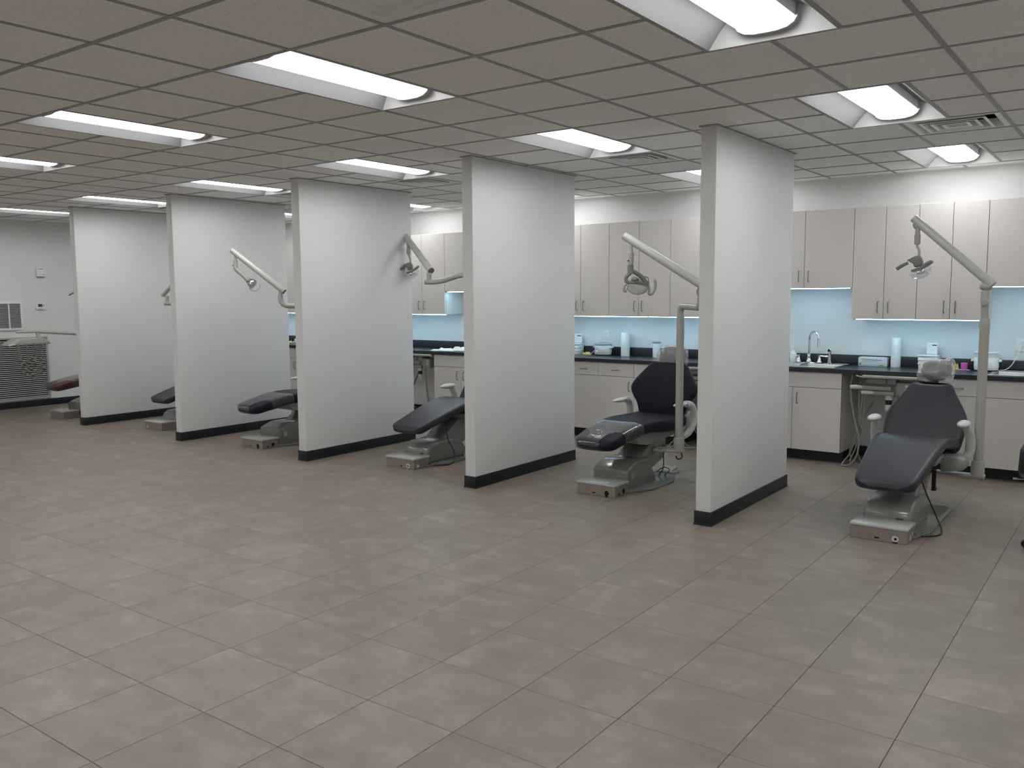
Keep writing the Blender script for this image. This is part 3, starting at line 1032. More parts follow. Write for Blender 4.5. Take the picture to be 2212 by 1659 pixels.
def chair_b(xc, y0, lab, upholstery, ports, covered=True, sleeve=True, lid=True):
    """navy chair: nearly level leg rest with clear sleeve, hexagonal back, flat paddle arm rests"""
    c = thing('dental_chair', (xc, y0, 0), lab, 'dental chair', 'dental chairs in the bays')
    utility_box(c, ports)
    plate = [(-.17, .20), (.17, .20), (.295, .42), (.295, .82), (.20, 1.05), (-.20, 1.05), (-.295, .82), (-.295, .42)]
    MB().prism(plate, 'z', 0, .02).build('base_plate', M_BASEPAINT, c, bevel=.006)
    cover = [(.235, .015), (.235, .17), (.25, .19), (.38, .235), (.42, .24), (.60, .24), (.66, .16), (.76, .015)]
    bc = MB().prism(cover, 'x', -.165, .165).build('base_cover', M_BASEPAINT, c, bevel=.016, seg=3)
    MB().box(.1645, .1665, .30, .345, .10, .15).build('nameplate', M_GREYPLASTIC, bc)
    arm = [(.50, .21), (.56, .245), (.78, .385), (1.02, .385), (1.03, .25), (.97, .17), (.66, .09)]
    MB().prism(arm, 'x', -.12, .12).build('lift_arm', M_BASEPAINT, c, bevel=.012, seg=3)
    MB().prism([(.36, .455), (.44, .375), (.60, .345), (1.15, .37), (1.20, .46)], 'x', -.16, .16).build('seat_frame', M_UNIT, c, bevel=.01)
    for s_ in (-1, 1):
        MB().prism([(1.0, .36), (1.25, .36), (1.3, .50), (1.22, .58), (1.10, .50)], 'x', s_ * .235, s_ * .265).build('side_bracket', M_UNIT, c, bevel=.008)
    seat = [(-.07, .418, .178, .10), (.05, .443, .190, .118), (.25, .484, .205, .122), (.45, .512, .222, .122), (.60, .515, .245, .125),
            (.80, .498, .268, .14), (1.0, .490, .275, .14), (1.20, .495, .262, .13)]
    s = MB().pad(seat, rc=.085, rim=.012).build('seat', upholstery, c, angle=80)
    if sleeve:
        sl = [(-.076, .4165, .180, .102), (.05, .4435, .190, .118), (.25, .484, .205, .122), (.40, .506, .218, .122), (.47, .5115, .225, .122)]

        def cut(p):
            return ((p.x - .16) / .105) ** 2 + ((p.y + .005) / .14) ** 2 < 1 or p.y > .43
        MB().pad(sl, rc=.085, rim=.012, puff=.005, cut=cut, n=48, jit=.003).build('clear_sleeve', M_SLEEVE, s, angle=80)
    back = [(1.165, .50, .205, .08), (1.170, .56, .225, .10), (1.178, .63, .242, .105), (1.192, .71, .310, .10), (1.212, .772, .336, .10), (1.25, .85, .288, .095),
            (1.30, .935, .218, .085), (1.345, 1.0, .168, .065)]
    MB().pad(back, rc=.06, rim=.012, e=4.5).build('backrest', upholstery, c, angle=80)
    MB().tube([(0, 1.33, .95), (0, 1.40, 1.03)], .03, 12).build('headrest_bracket', M_BLACK, c)
    hr = [(1.355, .975, .125, .06), (1.385, 1.03, .135, .09), (1.408, 1.09, .130, .085), (1.425, 1.14, .10, .06)]
    h_ = MB().pad(hr, rc=.045, e=3).build('headrest', M_SLATE, c, angle=80)
    if covered:
        MB().pad([(1.335, .955, .136, .07), (1.375, 1.01, .152, .125), (1.405, 1.085, .148, .13), (1.435, 1.155, .118, .06)],
                 rc=.04, e=3, jit=.010, n=44).build('plastic_cover', M_FILM, h_, angle=80)
    for s_ in (-1, 1):
        path = spline([(s_ * .245, 1.06, .36), (s_ * .30, 1.10, .40), (s_ * .325, 1.16, .50), (s_ * .322, 1.15, .60), (s_ * .316, 1.10, .652), (s_ * .308, 1.02, .668)], 6)
        n_ = len(path)
        MB().tube(path, [.030] * n_, 12).ellipsoid((s_ * .303, .93, .672), .036, .13, .020, 20, 12).build('armrest', M_ARM, c, angle=80)
    return c


PORT1 = [('slot', -.01, .022, .014), ('plate', .105, .030, .022), ('front', .107, .030, .009), ('slot', .105, .006, .015), ('sideplate', .09, .03, .022), ('sideplate', .15, .045, .014)]
PORT2 = [('slot', -.02, .022, .013), ('front', .10, .030, .021), ('slot', .10, .006, .013), ('side', .07, .02, .010), ('side', .14, .035, .021)]
PORT3 = [('slot', .02, .022, .010), ('plate', .105, .030, .022), ('front', .105, .030, .008), ('sideplate', .06, .028, .016)]
PORT5 = [('plate', -.13, .03, .014)]
CH1 = chair_a(-1.385, 5.955, 'whole slate grey dental chair with film covered headrest, nearest the viewer', M_SLATE, PORT1)
CH2 = chair_b(-3.588, 6.02, 'navy dental chair with whole hexagonal back showing in the second bay', M_NAVY, PORT2)
CH3 = chair_a(-5.712, 5.947, 'slate grey dental chair half hidden behind the second partition wall', M_SLATE, PORT3)
CH4 = chair_b(-7.812, 5.84, 'navy dental chair half hidden behind the middle partition wall', M_NAVY, PORT2)
CH5 = chair_a(-9.905, 5.955, 'slate grey dental chair tip peeking from behind the fourth partition wall', M_SLATE, PORT5, cord=False)
CH6 = chair_b(-11.985, 5.80, 'maroon dental chair in the farthest bay by the end wall', M_MAROON, [])


# ================================================================== CHAIR LAMPS
def vadd(o_, e1, u_, w_, v_=0.0):
    e2 = Vector((-e1.y, e1.x, 0))
    return Vector(o_) + e1 * u_ + Vector((0, 0, w_)) + e2 * v_


def pillar(lamp, px_, py_, zb, ztop, r=.034, socket=True):
    m_ = MB()
    m_.tube([(px_, py_, zb), (px_, py_, ztop)], r, 20)
    m_.build('pole', M_ENAMEL, lamp, world=True)
    if socket:
        MB().lathe([(r + .014, 0), (r + .014, .10), (r + .008, .118), (r + .001, .12)], (px_, py_, zb - .012), 22).build('pole_socket', M_ENAMEL, lamp, world=True)


def spring_arm(lamp, low, tip, r=.031):
    low, tip = Vector(low), Vector(tip)
    d = (tip - low).normalized()
    a = MB().tube([low - d * .012, low, tip - d * .006, tip], [r * 1.07, r * 1.07, r, r * .97], 20).build('spring_arm', M_ARMLIT, lamp, world=True)
    MB().cyl(low - d * .016, low - d * .010, r * .98, None, 18).build('end_cap', M_LAMPGREY, a, world=True)
    return d


def head_one(lamp, top, e1, length=.155):
    """lamp head: hanger, housing, reflector bar, clear dome and paddle handle; e1 is its horizontal axis"""
    z = top[2]
    P = lambda u_, w_, v_=0.0: vadd(top, e1, u_, w_, v_)
    MB().tube([P(0, 0), P(0, -.085)], .018, 14).build('hanger', M_ENAMEL, lamp, world=True)
    MB().tube([P(0, -.075), P(0, -.142), P(0, -.15)], [.0225, .0225, .020], 14).build('hanger_sleeve', M_ENAMEL, lamp, world=True)
    MB().tube(spline([P(0, -.145), P(.002, -.165), P(.014, -.19), P(.018, -.215), P(.017, -.238)], 5), .009, 10).build('hook', M_ENAMEL, lamp, world=True)
    hd = []
    for u_, w_ in [(-.066, -.268), (-.02, -.245), (.016, -.232), (.034, -.250), (.046, -.290), (.036, -.312), (-.008, -.326), (-.018, -.298), (-.04, -.284)]:
        hd.append((u_, w_))
    m_ = MB()
    n = len(hd)
    vs_ = [P(u_, w_, -.035) for u_, w_ in hd] + [P(u_, w_, .035) for u_, w_ in hd]
    fs_ = [tuple(range(n)), tuple(reversed(range(n, 2 * n)))] + [(i, i + n, (i + 1) % n + n, (i + 1) % n) for i in range(n)]
    body = m_.add(vs_, fs_).build('lamp_head', M_LAMPGREY, lamp, bevel=.006, world=True)
    MB().tube([P(-.055, -.288, -.02), P(-.10, -.312, -.03), P(-.135, -.335, -.03)], [.012, .013, .014], 10).build('handle', M_LAMPGREY, body, world=True)
    bar = [(-.028, -.345), (.03, -.325), (.075, -.290), (.108, -.272), (.112, -.288), (.085, -.312), (.035, -.345), (-.022, -.362)]
    n = len(bar)
    vs_ = [P(u_, w_, -.055) for u_, w_ in bar] + [P(u_, w_, .055) for u_, w_ in bar]
    fs_ = [tuple(range(n)), tuple(reversed(range(n, 2 * n)))] + [(i, i + n, (i + 1) % n + n, (i + 1) % n) for i in range(n)]
    MB().add(vs_, fs_).build('reflector_bar', M_LAMPGREY, body, bevel=.004, world=True)
    # glass reflector under the bar and the clear dome around it
    ax = (e1 * .94 + Vector((0, 0, .36))).normalized()
    dn = (e1 * .36 - Vector((0, 0, .94))).normalized()
    sd = ax.cross(dn)
    c_ = P(.028, -.345)
    vs_, fs_ = [], []
    nu, nv = 20, 7
    for i in range(nv + 1):
        ph = math.pi / 2 * i / nv
        for j in range(nu):
            t = 2 * math.pi * j / nu
            vs_.append(c_ + ax * (.086 * max(math.cos(ph), .02) * math.cos(t)) + sd * (.07 * max(math.cos(ph), .02) * math.sin(t)) + dn * (.068 * math.sin(ph)))
    for i in range(nv):
        for j in range(nu):
            j2 = (j + 1) % nu
            fs_.append((i * nu + j, i * nu + j2, (i + 1) * nu + j2, (i + 1) * nu + j))
    MB().add(vs_, fs_).build('clear_shield', M_DOME, body, angle=80, world=True)
    vs_ = []
    for (a, b_) in ((-.028, 0), (.035, 0), (.032, .028), (-.026, .028)):
        vs_.append(c_ + ax * a + dn * (b_ + .006) - sd * .035)
        vs_.append(c_ + ax * a + dn * (b_ + .006) + sd * .035)
    MB().add(vs_, [(0, 2, 4, 6), (1, 7, 5, 3), (0, 1, 3, 2), (2, 3, 5, 4), (4, 5, 7, 6), (6, 7, 1, 0)]).build('bulb_reflector', M_MIRROR, body, bevel=.003, world=True)
    return body


def head_two(lamp, top, e1, k=1.0):
    """lamp head on a forked yoke: curved reflector with clear shield and two loop handles"""
    P = lambda u_, w_, v_=0.0: vadd(top, e1, u_ * k, w_ * k, v_ * k)
    MB().tube([P(0, 0), P(0, -.075)], .014 * k, 12).build('hanger', M_ENAMEL, lamp, world=True)
    slv = MB().tube([P(0, -.07), P(-.001, -.072), P(-.004, -.172), P(-.006, -.178)], [.019 * k, .0235 * k, .0235 * k, .022 * k], 14).build('hanger_sleeve', M_ENAMEL, lamp, world=True)
    MB().tube([P(-.022, -.138, -.01), P(-.03, -.139, -.014)], .006 * k, 8).build('switch', M_BLACK, slv, world=True)
    y_ = MB()
    y_.tube(spline([P(-.006, -.17), P(-.004, -.205), P(.0, -.245)], 5), [.024 * k + .004 * k * (i / 10) for i in range(11)], 12)
    y_.tube(spline([P(-.002, -.235), P(-.035, -.265), P(-.042, -.29), P(-.032, -.318)], 5), .015 * k, 10)
    y_.tube(spline([P(.0, -.215), P(.04, -.235), P(.09, -.272), P(.122, -.312), P(.136, -.342)], 5), .019 * k, 10)
    yoke = y_.build('yoke', M_LAMPGREY, lamp, world=True, angle=80)
    MB().tube(spline([P(.105, -.268), P(.132, -.272), P(.145, -.29), P(.147, -.325)], 4), .004 * k, 8).build('wire_guard', M_LAMPGREY, yoke, world=True)
    b_ = MB()
    b_.tube(spline([P(-.034, -.312), P(.0, -.316), P(.045, -.312, -.01), P(.09, -.322), P(.136, -.345)], 4), .015 * k, 10)
    b_.ellipsoid(P(.032, -.292), .032 * k, .032 * k, .022 * k)
    body = b_.build('lamp_head', M_LAMPGREY, lamp, world=True, angle=80)
    # curved glass reflector, open trough facing down
    vs_, fs_ = [], []
    nu, nv = 16, 8
    for i in range(nv + 1):
        v_ = -.07 + .14 * i / nv
        for j in range(nu + 1):
            t = j / nu
            u_ = -.026 + .160 * t
            q_ = i / nv
            vs_.append(P(u_, -.322 - .022 * t - q_ * (.028 + .052 * math.sin(math.pi * (.12 + .76 * t))), -.062 + .11 * q_ ** 1.5))
    for i in range(nv):
        for j in range(nu):
            a = i * (nu + 1) + j
            fs_.append((a, a + 1, a + nu + 2, a + nu + 1))
    shd = MB().add(vs_, fs_).build('clear_shield', M_PANE, body, world=True, angle=80)
    rimp = [vs_[j] for j in range(nu + 1)] + [vs_[nv * (nu + 1) + j] for j in range(nu, -1, -1)]
    MB().tube(rimp, .0028 * k, 6, closed=True).build('shield_rim', M_LAMPGREY, shd, world=True, angle=80)
    vs_, fs_ = [], []
    for i in range(5):
        v_ = -.05 + .10 * i / 4
        for j in range(9):
            t = j / 8
            vs_.append(P(.0 + .115 * t, -.30 - .010 * t + .03 * math.sin(math.pi * t) * (1 - (v_ / .09) ** 2), v_ + .04))
    for i in range(4):
        for j in range(8):
            a = i * 9 + j
            fs_.append((a, a + 1, a + 10, a + 9))
    MB().add(vs_, fs_).build('glass_reflector', M_PANE, body, world=True, angle=80)
    for s_, cx in ((-1, -.045), (1, .165)):
        if s_ < 0:
            path = [P(-.034, -.325), P(-.052, -.335), P(-.058, -.36), P(-.056, -.378), P(-.036, -.386)]
            rr = .0125 * k
        else:
            path = [P(.145, -.345), P(.152, -.375), P(.148, -.405), P(.165, -.412), P(.192, -.385), P(.203, -.335), P(.196, -.300), P(.186, -.304)]
            rr = .0115 * k
        MB().tube(spline(path, 4), rr, 10).build('loop_handle', M_ENAMEL, body, world=True, angle=80)
    return body


# lamp of the nearest chair: straight pole on a low bracket
L1 = thing('chair_lamp', (-1.006, 7.30, 0), 'jointed lamp on its whole straight pole beside the nearest slate chair', 'dental lamp', 'lamps on the dental chairs')
pillar(L1, -1.006, 7.30, .262, 1.372)
MB().lathe([(.038, 0), (.038, .02), (.036, .055), (.030, .075)], (-1.008, 7.30, 1.365), 20).build('collar', M_ENAMEL, L1, world=True)
MB().tube([(-1.009, 7.30, 1.43), (-1.012, 7.30, 1.56)], .0275, 18).build('upper_pole', M_ENAMEL, L1, world=True)
MB().tube([(-1.012, 7.30, 1.548), (-1.012, 7.30, 1.64)], .030, 18).cyl((-1.008, 7.245, 1.563), (-1.008, 7.33, 1.563), .028).build('knuckle', M_ENAMEL, L1, world=True, bevel=.002)
MB().tube([(-1.012, 7.30, 1.635), (-1.008, 7.30, 1.68)], .022, 14).ellipsoid((-1.01, 7.30, 1.672), .045, .034, .03).build('pivot', M_ENAMEL, L1, world=True, angle=80)
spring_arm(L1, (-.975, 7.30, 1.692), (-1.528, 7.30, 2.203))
MB().ellipsoid((-1.503, 7.30, 2.150), .03, .028, .034).build('tip_joint', M_ENAMEL, L1, world=True, angle=80)
head_one(L1, (-1.494, 7.30, 2.150), Vector((1, 0, 0)))
MB().box(-1.30, -.955, 7.262, 7.338, .236, .262).build('bracket_arm', M_ENAMEL, L1, bevel=.006, world=True)

# lamp of the whole navy chair: cranked pole
L2 = thing('chair_lamp', (-3.228, 6.80, 0), 'jointed lamp on a cranked pole in front of the whole navy chair', 'dental lamp', 'lamps on the dental chairs')
pillar(L2, -3.228, 6.80, .30, 1.45, .033)
MB().tube(spline([(-3.228, 6.80, 1.44), (-3.228, 6.80, 1.49), (-3.205, 6.783, 1.526), (-3.15, 6.74, 1.530), (-2.98, 6.59, 1.526), (-2.955, 6.57, 1.530), (-2.94, 6.56, 1.57), (-2.938, 6.558, 1.63)], 6), .0285, 16) \
    .build('cranked_pole', M_ENAMEL, L2, world=True, angle=80)
MB().ellipsoid((-2.935, 6.555, 1.65), .04, .036, .045).build('pivot', M_ENAMEL, L2, world=True, angle=80)
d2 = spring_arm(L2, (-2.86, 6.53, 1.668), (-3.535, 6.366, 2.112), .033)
head_two(L2, (-3.475, 6.38, 2.045), (Vector((.78, .62, 0))).normalized())
MB().prism([(-3.46, 6.86), (-3.43, 6.72), (-3.24, 6.755), (-3.18, 6.78), (-3.20, 6.86)], 'z', .276, .30).build('bracket_arm', M_ENAMEL, L2, bevel=.006, world=True)
MB().tube(spline([(-3.20, 6.79, .275), (-3.185, 6.775, .24), (-3.215, 6.76, .225), (-3.245, 6.78, .245)], 5), .006, 8).build('cable_loop', M_CORD, L2, world=True)

# lamp of the third chair: S-bent horizontal tube
L3 = thing('chair_lamp', (-5.33, 7.10, 0), 'jointed lamp on an s-shaped tube in the third bay', 'dental lamp', 'lamps on the dental chairs')
pillar(L3, -5.33, 7.10, .26, 1.78, .033)
MB().tube(spline([(-5.33, 7.10, 1.77), (-5.36, 7.07, 1.825), (-5.45, 6.99, 1.842), (-5.60, 6.92, 1.842), (-5.74, 6.90, 1.835), (-5.86, 6.90, 1.808), (-5.98, 6.90, 1.783), (-6.08, 6.90, 1.775), (-6.20, 6.90, 1.775)], 6), .0275, 16) \
    .build('bent_tube', M_ENAMEL, L3, world=True, angle=80)
MB().tube([(-6.152, 6.90, 1.785), (-6.150, 6.90, 1.87)], .026, 16).build('pivot', M_ENAMEL, L3, world=True)
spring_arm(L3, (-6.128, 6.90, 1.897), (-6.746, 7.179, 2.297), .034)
head_one(L3, (-6.66, 7.14, 2.235), Vector((.80, .60, 0)).normalized())

# lamp of the fourth chair
L4 = thing('chair_lamp', (-7.45, 6.70, 0), 'jointed lamp with elbow tube crossing the fourth partition', 'dental lamp', 'lamps on the dental chairs')
pillar(L4, -7.45, 6.66, .30, 1.47, .033)
MB().tube(spline([(-7.45, 6.66, 1.46), (-7.46, 6.652, 1.51), (-7.52, 6.605, 1.527), (-7.733, 6.445, 1.527), (-7.818, 6.388, 1.530), (-7.862, 6.358, 1.555), (-7.882, 6.348, 1.60), (-7.886, 6.349, 1.655)], 6), .028, 16) \
    .build('elbow_tube', M_ENAMEL, L4, world=True, angle=80)
MB().tube([(-7.885, 6.35, 1.65), (-7.880, 6.353, 1.70)], .021, 14).build('pivot', M_ENAMEL, L4, world=True)
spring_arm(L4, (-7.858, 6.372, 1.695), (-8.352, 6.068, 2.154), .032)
MB().tube([(-8.316, 6.089, 2.115), (-8.312, 6.087, 2.035)], .014, 12).build('hanger', M_ENAMEL, L4, world=True)
MB().tube(spline([(-8.312, 6.086, 2.042), (-8.309, 6.084, 2.0), (-8.303, 6.081, 1.945), (-8.27, 6.10, 1.905), (-8.225, 6.127, 1.858), (-8.185, 6.148, 1.812)], 5),
          [.0235] * 11 + [.0235] * 5 + [.021] * 10, 14).build('hanger_sleeve', M_ENAMEL, L4, world=True, angle=80)
MB().tube([(-8.326, 6.074, 1.985), (-8.342, 6.066, 1.983)], .005, 8).build('switch', M_BLACK, L4, world=True)
h4 = MB()
e1 = Vector((.85, .53, 0)).normalized()
h4.tube([(-8.185, 6.148, 1.815), (-8.150, 6.170, 1.785)], [.030, .036], 16)
lh = h4.build('lamp_head', M_LAMPGREY, L4, world=True)
MB().tube([(-8.165, 6.150, 1.80), (-8.140, 6.168, 1.777), (-8.125, 6.176, 1.765)], [.040, .055, .052], 22).build('glass_reflector', M_MIRROR, lh, world=True, angle=60)
ring_c = Vector((-8.118, 6.18, 1.765))
MB().tube([ring_c + e1 * (.065 * math.cos(t)) + Vector((0, 0, .065 * math.sin(t))) for t in [math.radians(-150 + 165 * k / 12) for k in range(13)]], .007, 8).build('loop_handle', M_ARM, lh, world=True)

L5 = thing('chair_lamp', (-9.54, 7.05, 0), 'lamp whose arm end peeks out beside the fourth partition', 'dental lamp', 'lamps on the dental chairs')
pillar(L5, -9.54, 7.05, .26, 1.48, .033)
MB().tube(spline([(-9.54, 7.05, 1.47), (-9.56, 7.04, 1.535), (-9.66, 6.97, 1.552), (-10.05, 6.72, 1.552), (-10.30, 6.555, 1.552), (-10.395, 6.495, 1.553)], 6), .027, 16).build('bent_tube', M_ENAMEL, L5, world=True, angle=80)
MB().tube([(-10.365, 6.515, 1.56), (-10.365, 6.515, 1.65)], .024, 14).build('pivot', M_ENAMEL, L5, world=True)
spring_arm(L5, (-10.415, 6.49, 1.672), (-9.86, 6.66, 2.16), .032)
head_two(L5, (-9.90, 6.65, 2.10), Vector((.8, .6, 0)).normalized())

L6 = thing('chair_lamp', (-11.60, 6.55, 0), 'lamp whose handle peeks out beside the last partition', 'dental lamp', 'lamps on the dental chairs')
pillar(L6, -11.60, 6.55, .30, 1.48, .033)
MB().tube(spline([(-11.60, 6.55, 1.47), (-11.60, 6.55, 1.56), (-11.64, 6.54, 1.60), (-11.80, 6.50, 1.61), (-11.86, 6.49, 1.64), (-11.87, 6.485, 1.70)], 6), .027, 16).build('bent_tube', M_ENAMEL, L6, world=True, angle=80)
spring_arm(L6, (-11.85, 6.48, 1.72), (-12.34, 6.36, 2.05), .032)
head_one(L6, (-12.305, 6.365, 2.005), Vector((.42, .91, 0)).normalized())


# ================================================================== DELIVERY UNITS UNDER THE WORKTOP
def delivery(dx, lab, label_group='delivery units under the worktop'):
    u = thing('delivery_unit', (-1.95 + dx, 8.60, 0), lab, 'dental unit', label_group)
    X = lambda x: x + dx
    t = MB().box(X(-2.15), X(-1.675), 8.395, 8.78, .846, .872).build('tray', M_ENAMEL, u, bevel=.008, world=True)
    MB().tube([(X(-2.14), 8.41, .852), (X(-2.175), 8.40, .858), (X(-2.20), 8.395, .866)], .006, 8).build('tray_handle', M_ENAMEL, t, world=True)
    MB().prism([(X(-2.135), .815), (X(-2.10), .842), (X(-1.95), .842), (X(-1.95), .792), (X(-2.11), .795)], 'y', 8.46, 8.66).build('control_head', M_UNIT, u, bevel=.005, world=True)
    MB().box(X(-1.945), X(-1.865), 8.47, 8.62, .79, .843).build('chip_tray', M_GREYPLASTIC, u, bevel=.004, world=True)
    MB().tube([(X(-1.875), 8.52, .80), (X(-1.872), 8.54, .52), (X(-1.87), 8.60, .10)], .014, 12).build('support_post', M_ENAMEL, u, world=True)
    ob = MB().box(X(-1.862), X(-1.735), 8.47, 8.60, .690, .812).build('outlet_box', M_UNIT, u, bevel=.006, world=True)
    for zz in (.782, .742):
        MB().cyl((X(-1.775), 8.468, zz), (X(-1.775), 8.474, zz), .0155, None, 18).build('socket', M_ARM, ob, world=True)
    for k, (xa, xb, zz, yy) in enumerate([(-2.262, -1.90, .752, 8.455), (-2.165, -1.875, .705, 8.47)]):
        hb = MB().box(X(xa + .10), X(xb), yy - .015, yy + .02, zz - .017, zz + .017).build('holder_bar', M_UNIT, u, bevel=.004, world=True)
        MB().tube([(X(xa), yy - .004, zz), (X(xa + .05), yy - .004, zz + .002), (X(xa + .11), yy, zz)], [.018, .022, .016], 14).build('hose_holder', M_ARM, hb, world=True)
    MB().lathe([(.030, 0), (.032, .01), (.032, .055)], (X(-1.930), 8.50, .545), 20).build('lower_cup', M_ARM, u, world=True)
    MB().lathe([(.027, 0), (.027, .045)], (X(-1.930), 8.50, .60), 20).build('cup_band', M_BLACK, u, world=True)
    MB().lathe([(.034, 0), (.034, .06), (.028, .066)], (X(-1.928), 8.50, .645), 20).build('upper_cup', M_ARM, u, world=True)
    MB().tube([(X(-2.262), 8.45, .75), (X(-2.250), 8.45, .81), (X(-2.246), 8.45, .865)], [.006, .0045, .003], 8).build('air_syringe', M_CHROME, u, world=True)
    hoses = [(.0085, [(-2.257, 8.45, .745), (-2.245, 8.44, .62), (-2.205, 8.42, .44), (-2.150, 8.38, .27), (-2.160, 8.35, .12), (-2.215, 8.35, .03), (-2.285, 8.36, .012), (-2.30, 8.42, .03), (-2.265, 8.55, .12), (-2.20, 8.64, .40), (-2.10, 8.66, .60)]),
             (.0055, [(-2.185, 8.46, .74), (-2.180, 8.45, .55), (-2.150, 8.44, .38), (-2.060, 8.43, .24), (-1.97, 8.48, .13)]),
             (.0055, [(-2.15, 8.46, .69), (-2.165, 8.45, .50), (-2.20, 8.45, .30), (-2.245, 8.45, .17), (-2.225, 8.44, .06), (-2.14, 8.44, .012), (-2.05, 8.46, .010), (-1.90, 8.55, .02)]),
             (.0055, [(-2.14, 8.47, .69), (-2.140, 8.46, .45), (-2.175, 8.46, .25), (-2.175, 8.46, .12), (-2.12, 8.45, .035), (-2.02, 8.48, .012), (-1.88, 8.58, .03)]),
             (.0065, [(-2.13, 8.47, .69), (-2.150, 8.46, .42), (-2.195, 8.45, .18), (-2.235, 8.42, .05), (-2.16, 8.40, .010), (-2.02, 8.42, .010), (-1.85, 8.52, .02)])]
    for r, pts in hoses:
        MB().tube(spline([(X(a), b_, c_) for a, b_, c_ in pts], 7), r, 8).build('hose', M_HOSE, u, world=True, angle=80)
    return u


delivery(0, 'hose tangled delivery unit under the worktop behind the slate chair')
delivery(-1.80, 'delivery unit under the worktop glimpsed behind the navy chair')
delivery(-5.83, 'delivery unit with crossing hoses under the worktop of the third bay')

# swing tray of the farthest bay
U6 = thing('instrument_tray', (-12.75, 5.82, 0), 'swing-arm instrument tray with dangling coiled hoses before the big grille', 'dental unit')
MB().tube([(-12.75, 5.68, 1.163), (-12.72, 6.0, 1.158)], .018, 10).build('upper_link', M_ENAMEL, U6, world=True)
MB().tube([(-12.75, 5.98, 1.155), (-12.20, 6.42, 1.115), (-11.62, 6.86, 1.10)], .022, 12).build('swing_arm', M_ENAMEL, U6, world=True)
MB().tube([(-11.62, 6.86, .36), (-11.62, 6.86, 1.12)], .03, 14).tube([(-11.62, 6.86, .37), (-11.9, 6.75, .39)], .025, 12).build('mount_post', M_ENAMEL, U6, world=True)
MB().tube([(-12.74, 5.95, 1.165), (-12.74, 5.97, 1.10), (-12.745, 5.98, 1.07)], .026, 12).build('tray_pivot', M_ARM, U6, world=True)
tr = MB().prism([(5.54, .985), (5.67, 1.066), (5.98, 1.073), (6.06, 1.02), (6.07, .985)], 'x', -12.94, -12.60).build('tray_body', M_ENAMEL, U6, bevel=.012, world=True)
MB().tube([(-12.62, 5.62, 1.0), (-12.60, 5.55, .992), (-12.60, 5.50, .985)], .012, 10).build('tray_handle', M_ARM, tr, world=True)
for k, yy in enumerate((5.62, 5.73, 5.84, 5.95)):
    pts = []
    for q in range(46):
        t = q / 45
        zz = .99 - t * (.42 + .06 * math.sin(k * 2.1))
        am = 0.0 if t < .45 else .026
        pts.append((-12.62 + am * math.cos(t * 70), yy + (.10 - .03 * k) * t * (1 if k < 2 else -.5) + am * math.sin(t * 70), zz))
    MB().tube(pts, .0095, 7).build('coiled_hose', M_HOSE, U6, world=True, angle=80)
    MB().tube([(-12.60, yy, 1.0), (-12.585, yy + .01, .93)], [.014, .010], 10).build('handpiece', M_LAMPGREY, U6, world=True)

# foot control of the whole navy chair
fp = thing('foot_pedal', (-3.50, 7.20, 0), 'low grey foot pedal with black cord loop behind the navy chair base', 'foot pedal')
MB().prism([(-3.61, 7.12), (-3.45, 7.12), (-3.42, 7.22), (-3.47, 7.29), (-3.61, 7.29)], 'z', 0, .022).build('pedal_base', M_UNIT, fp, bevel=.006, world=True)
MB().prism([(7.13, .024), (7.27, .05), (7.28, .03), (7.14, .022)], 'x', -3.59, -3.46).build('pedal_plate', M_UNIT, fp, bevel=.003, world=True)
MB().tube(spline([(-3.47, 6.98, .30), (-3.455, 6.97, .18), (-3.47, 6.99, .07), (-3.53, 7.02, .012), (-3.56, 7.07, .03), (-3.52, 7.12, .06), (-3.45, 7.08, .05), (-3.47, 7.0, .012), (-3.53, 7.05, .008), (-3.56, 7.13, .012)], 7), .0045, 8) \
    .build('cord', M_CORD, fp, world=True, angle=80)

# ================================================================== THINGS ON THE WORKTOP
# glove box
gb = thing('glove_box', (-2.19, 8.98, ZT), 'printed pale carton of gloves on the worktop beside the paper towels', 'box')
MB().box(-2.328, -2.062, 8.945, 9.04, ZT, ZT + .084).build('carton', M_CARD, gb, bevel=.003, world=True)
MB().box(-2.32, -2.075, 8.955, 9.03, ZT + .0838, ZT + .0885).build('top_flap', M_WHITE, gb, bevel=.002, world=True)
MB().box(-2.130, -2.095, 8.9435, 8.9455, ZT + .006, ZT + .018).build('gold_mark', M_INKGOLD, gb, world=True)
MB().box(-2.315, -2.303, 8.9435, 8.9455, ZT + .012, ZT + .030).build('small_mark', M_INK, gb, world=True)


def letters(body, size, loc, material, parent, name='lettering'):
    cu = bpy.data.curves.new('lettering_curve', 'FONT')
    cu.body = body
    cu.size = size
    cu.extrude = .0006
    to = bpy.data.objects.new('lettering_curve', cu)
    COL.objects.link(to)
    dg = bpy.context.evaluated_depsgraph_get()
    me = bpy.data.meshes.new_from_object(to.evaluated_get(dg))
    bpy.data.objects.remove(to)
    me.transform(Matrix.Rotation(math.pi / 2, 4, 'X'))
    me.materials.clear()
    me.materials.append(material)
    o = bpy.data.objects.new(name, me)
    COL.objects.link(o)
    o.parent = parent
    o.location = Vector(loc) - parent.location
    return o


letters('Exclusive mini gloves', .0225, (-2.296, 8.9445, ZT + .058), M_INK, gb)
letters('powder free latex examination', .011, (-2.290, 8.9445, ZT + .044), M_INKGREY, gb)


def paper_towel(x, y, r, h_, lab):
    p = thing('paper_towel_roll', (x, y, ZT), lab, 'paper towel', 'paper towel rolls on the worktop')
    MB().lathe([(r * .97, 0), (r, .004), (r, h_ - .004), (r * .97, h_), (r * .4, h_), (r * .38, h_ - .03)], (x, y, ZT), 32).build('roll', M_PAPER, p, world=True, angle=50)
    MB().lathe([(r * .36, 0), (r * .36, h_ - .01)], (x, y, ZT + .001), 16).build('cardboard_core', M_CARD, p, world=True)


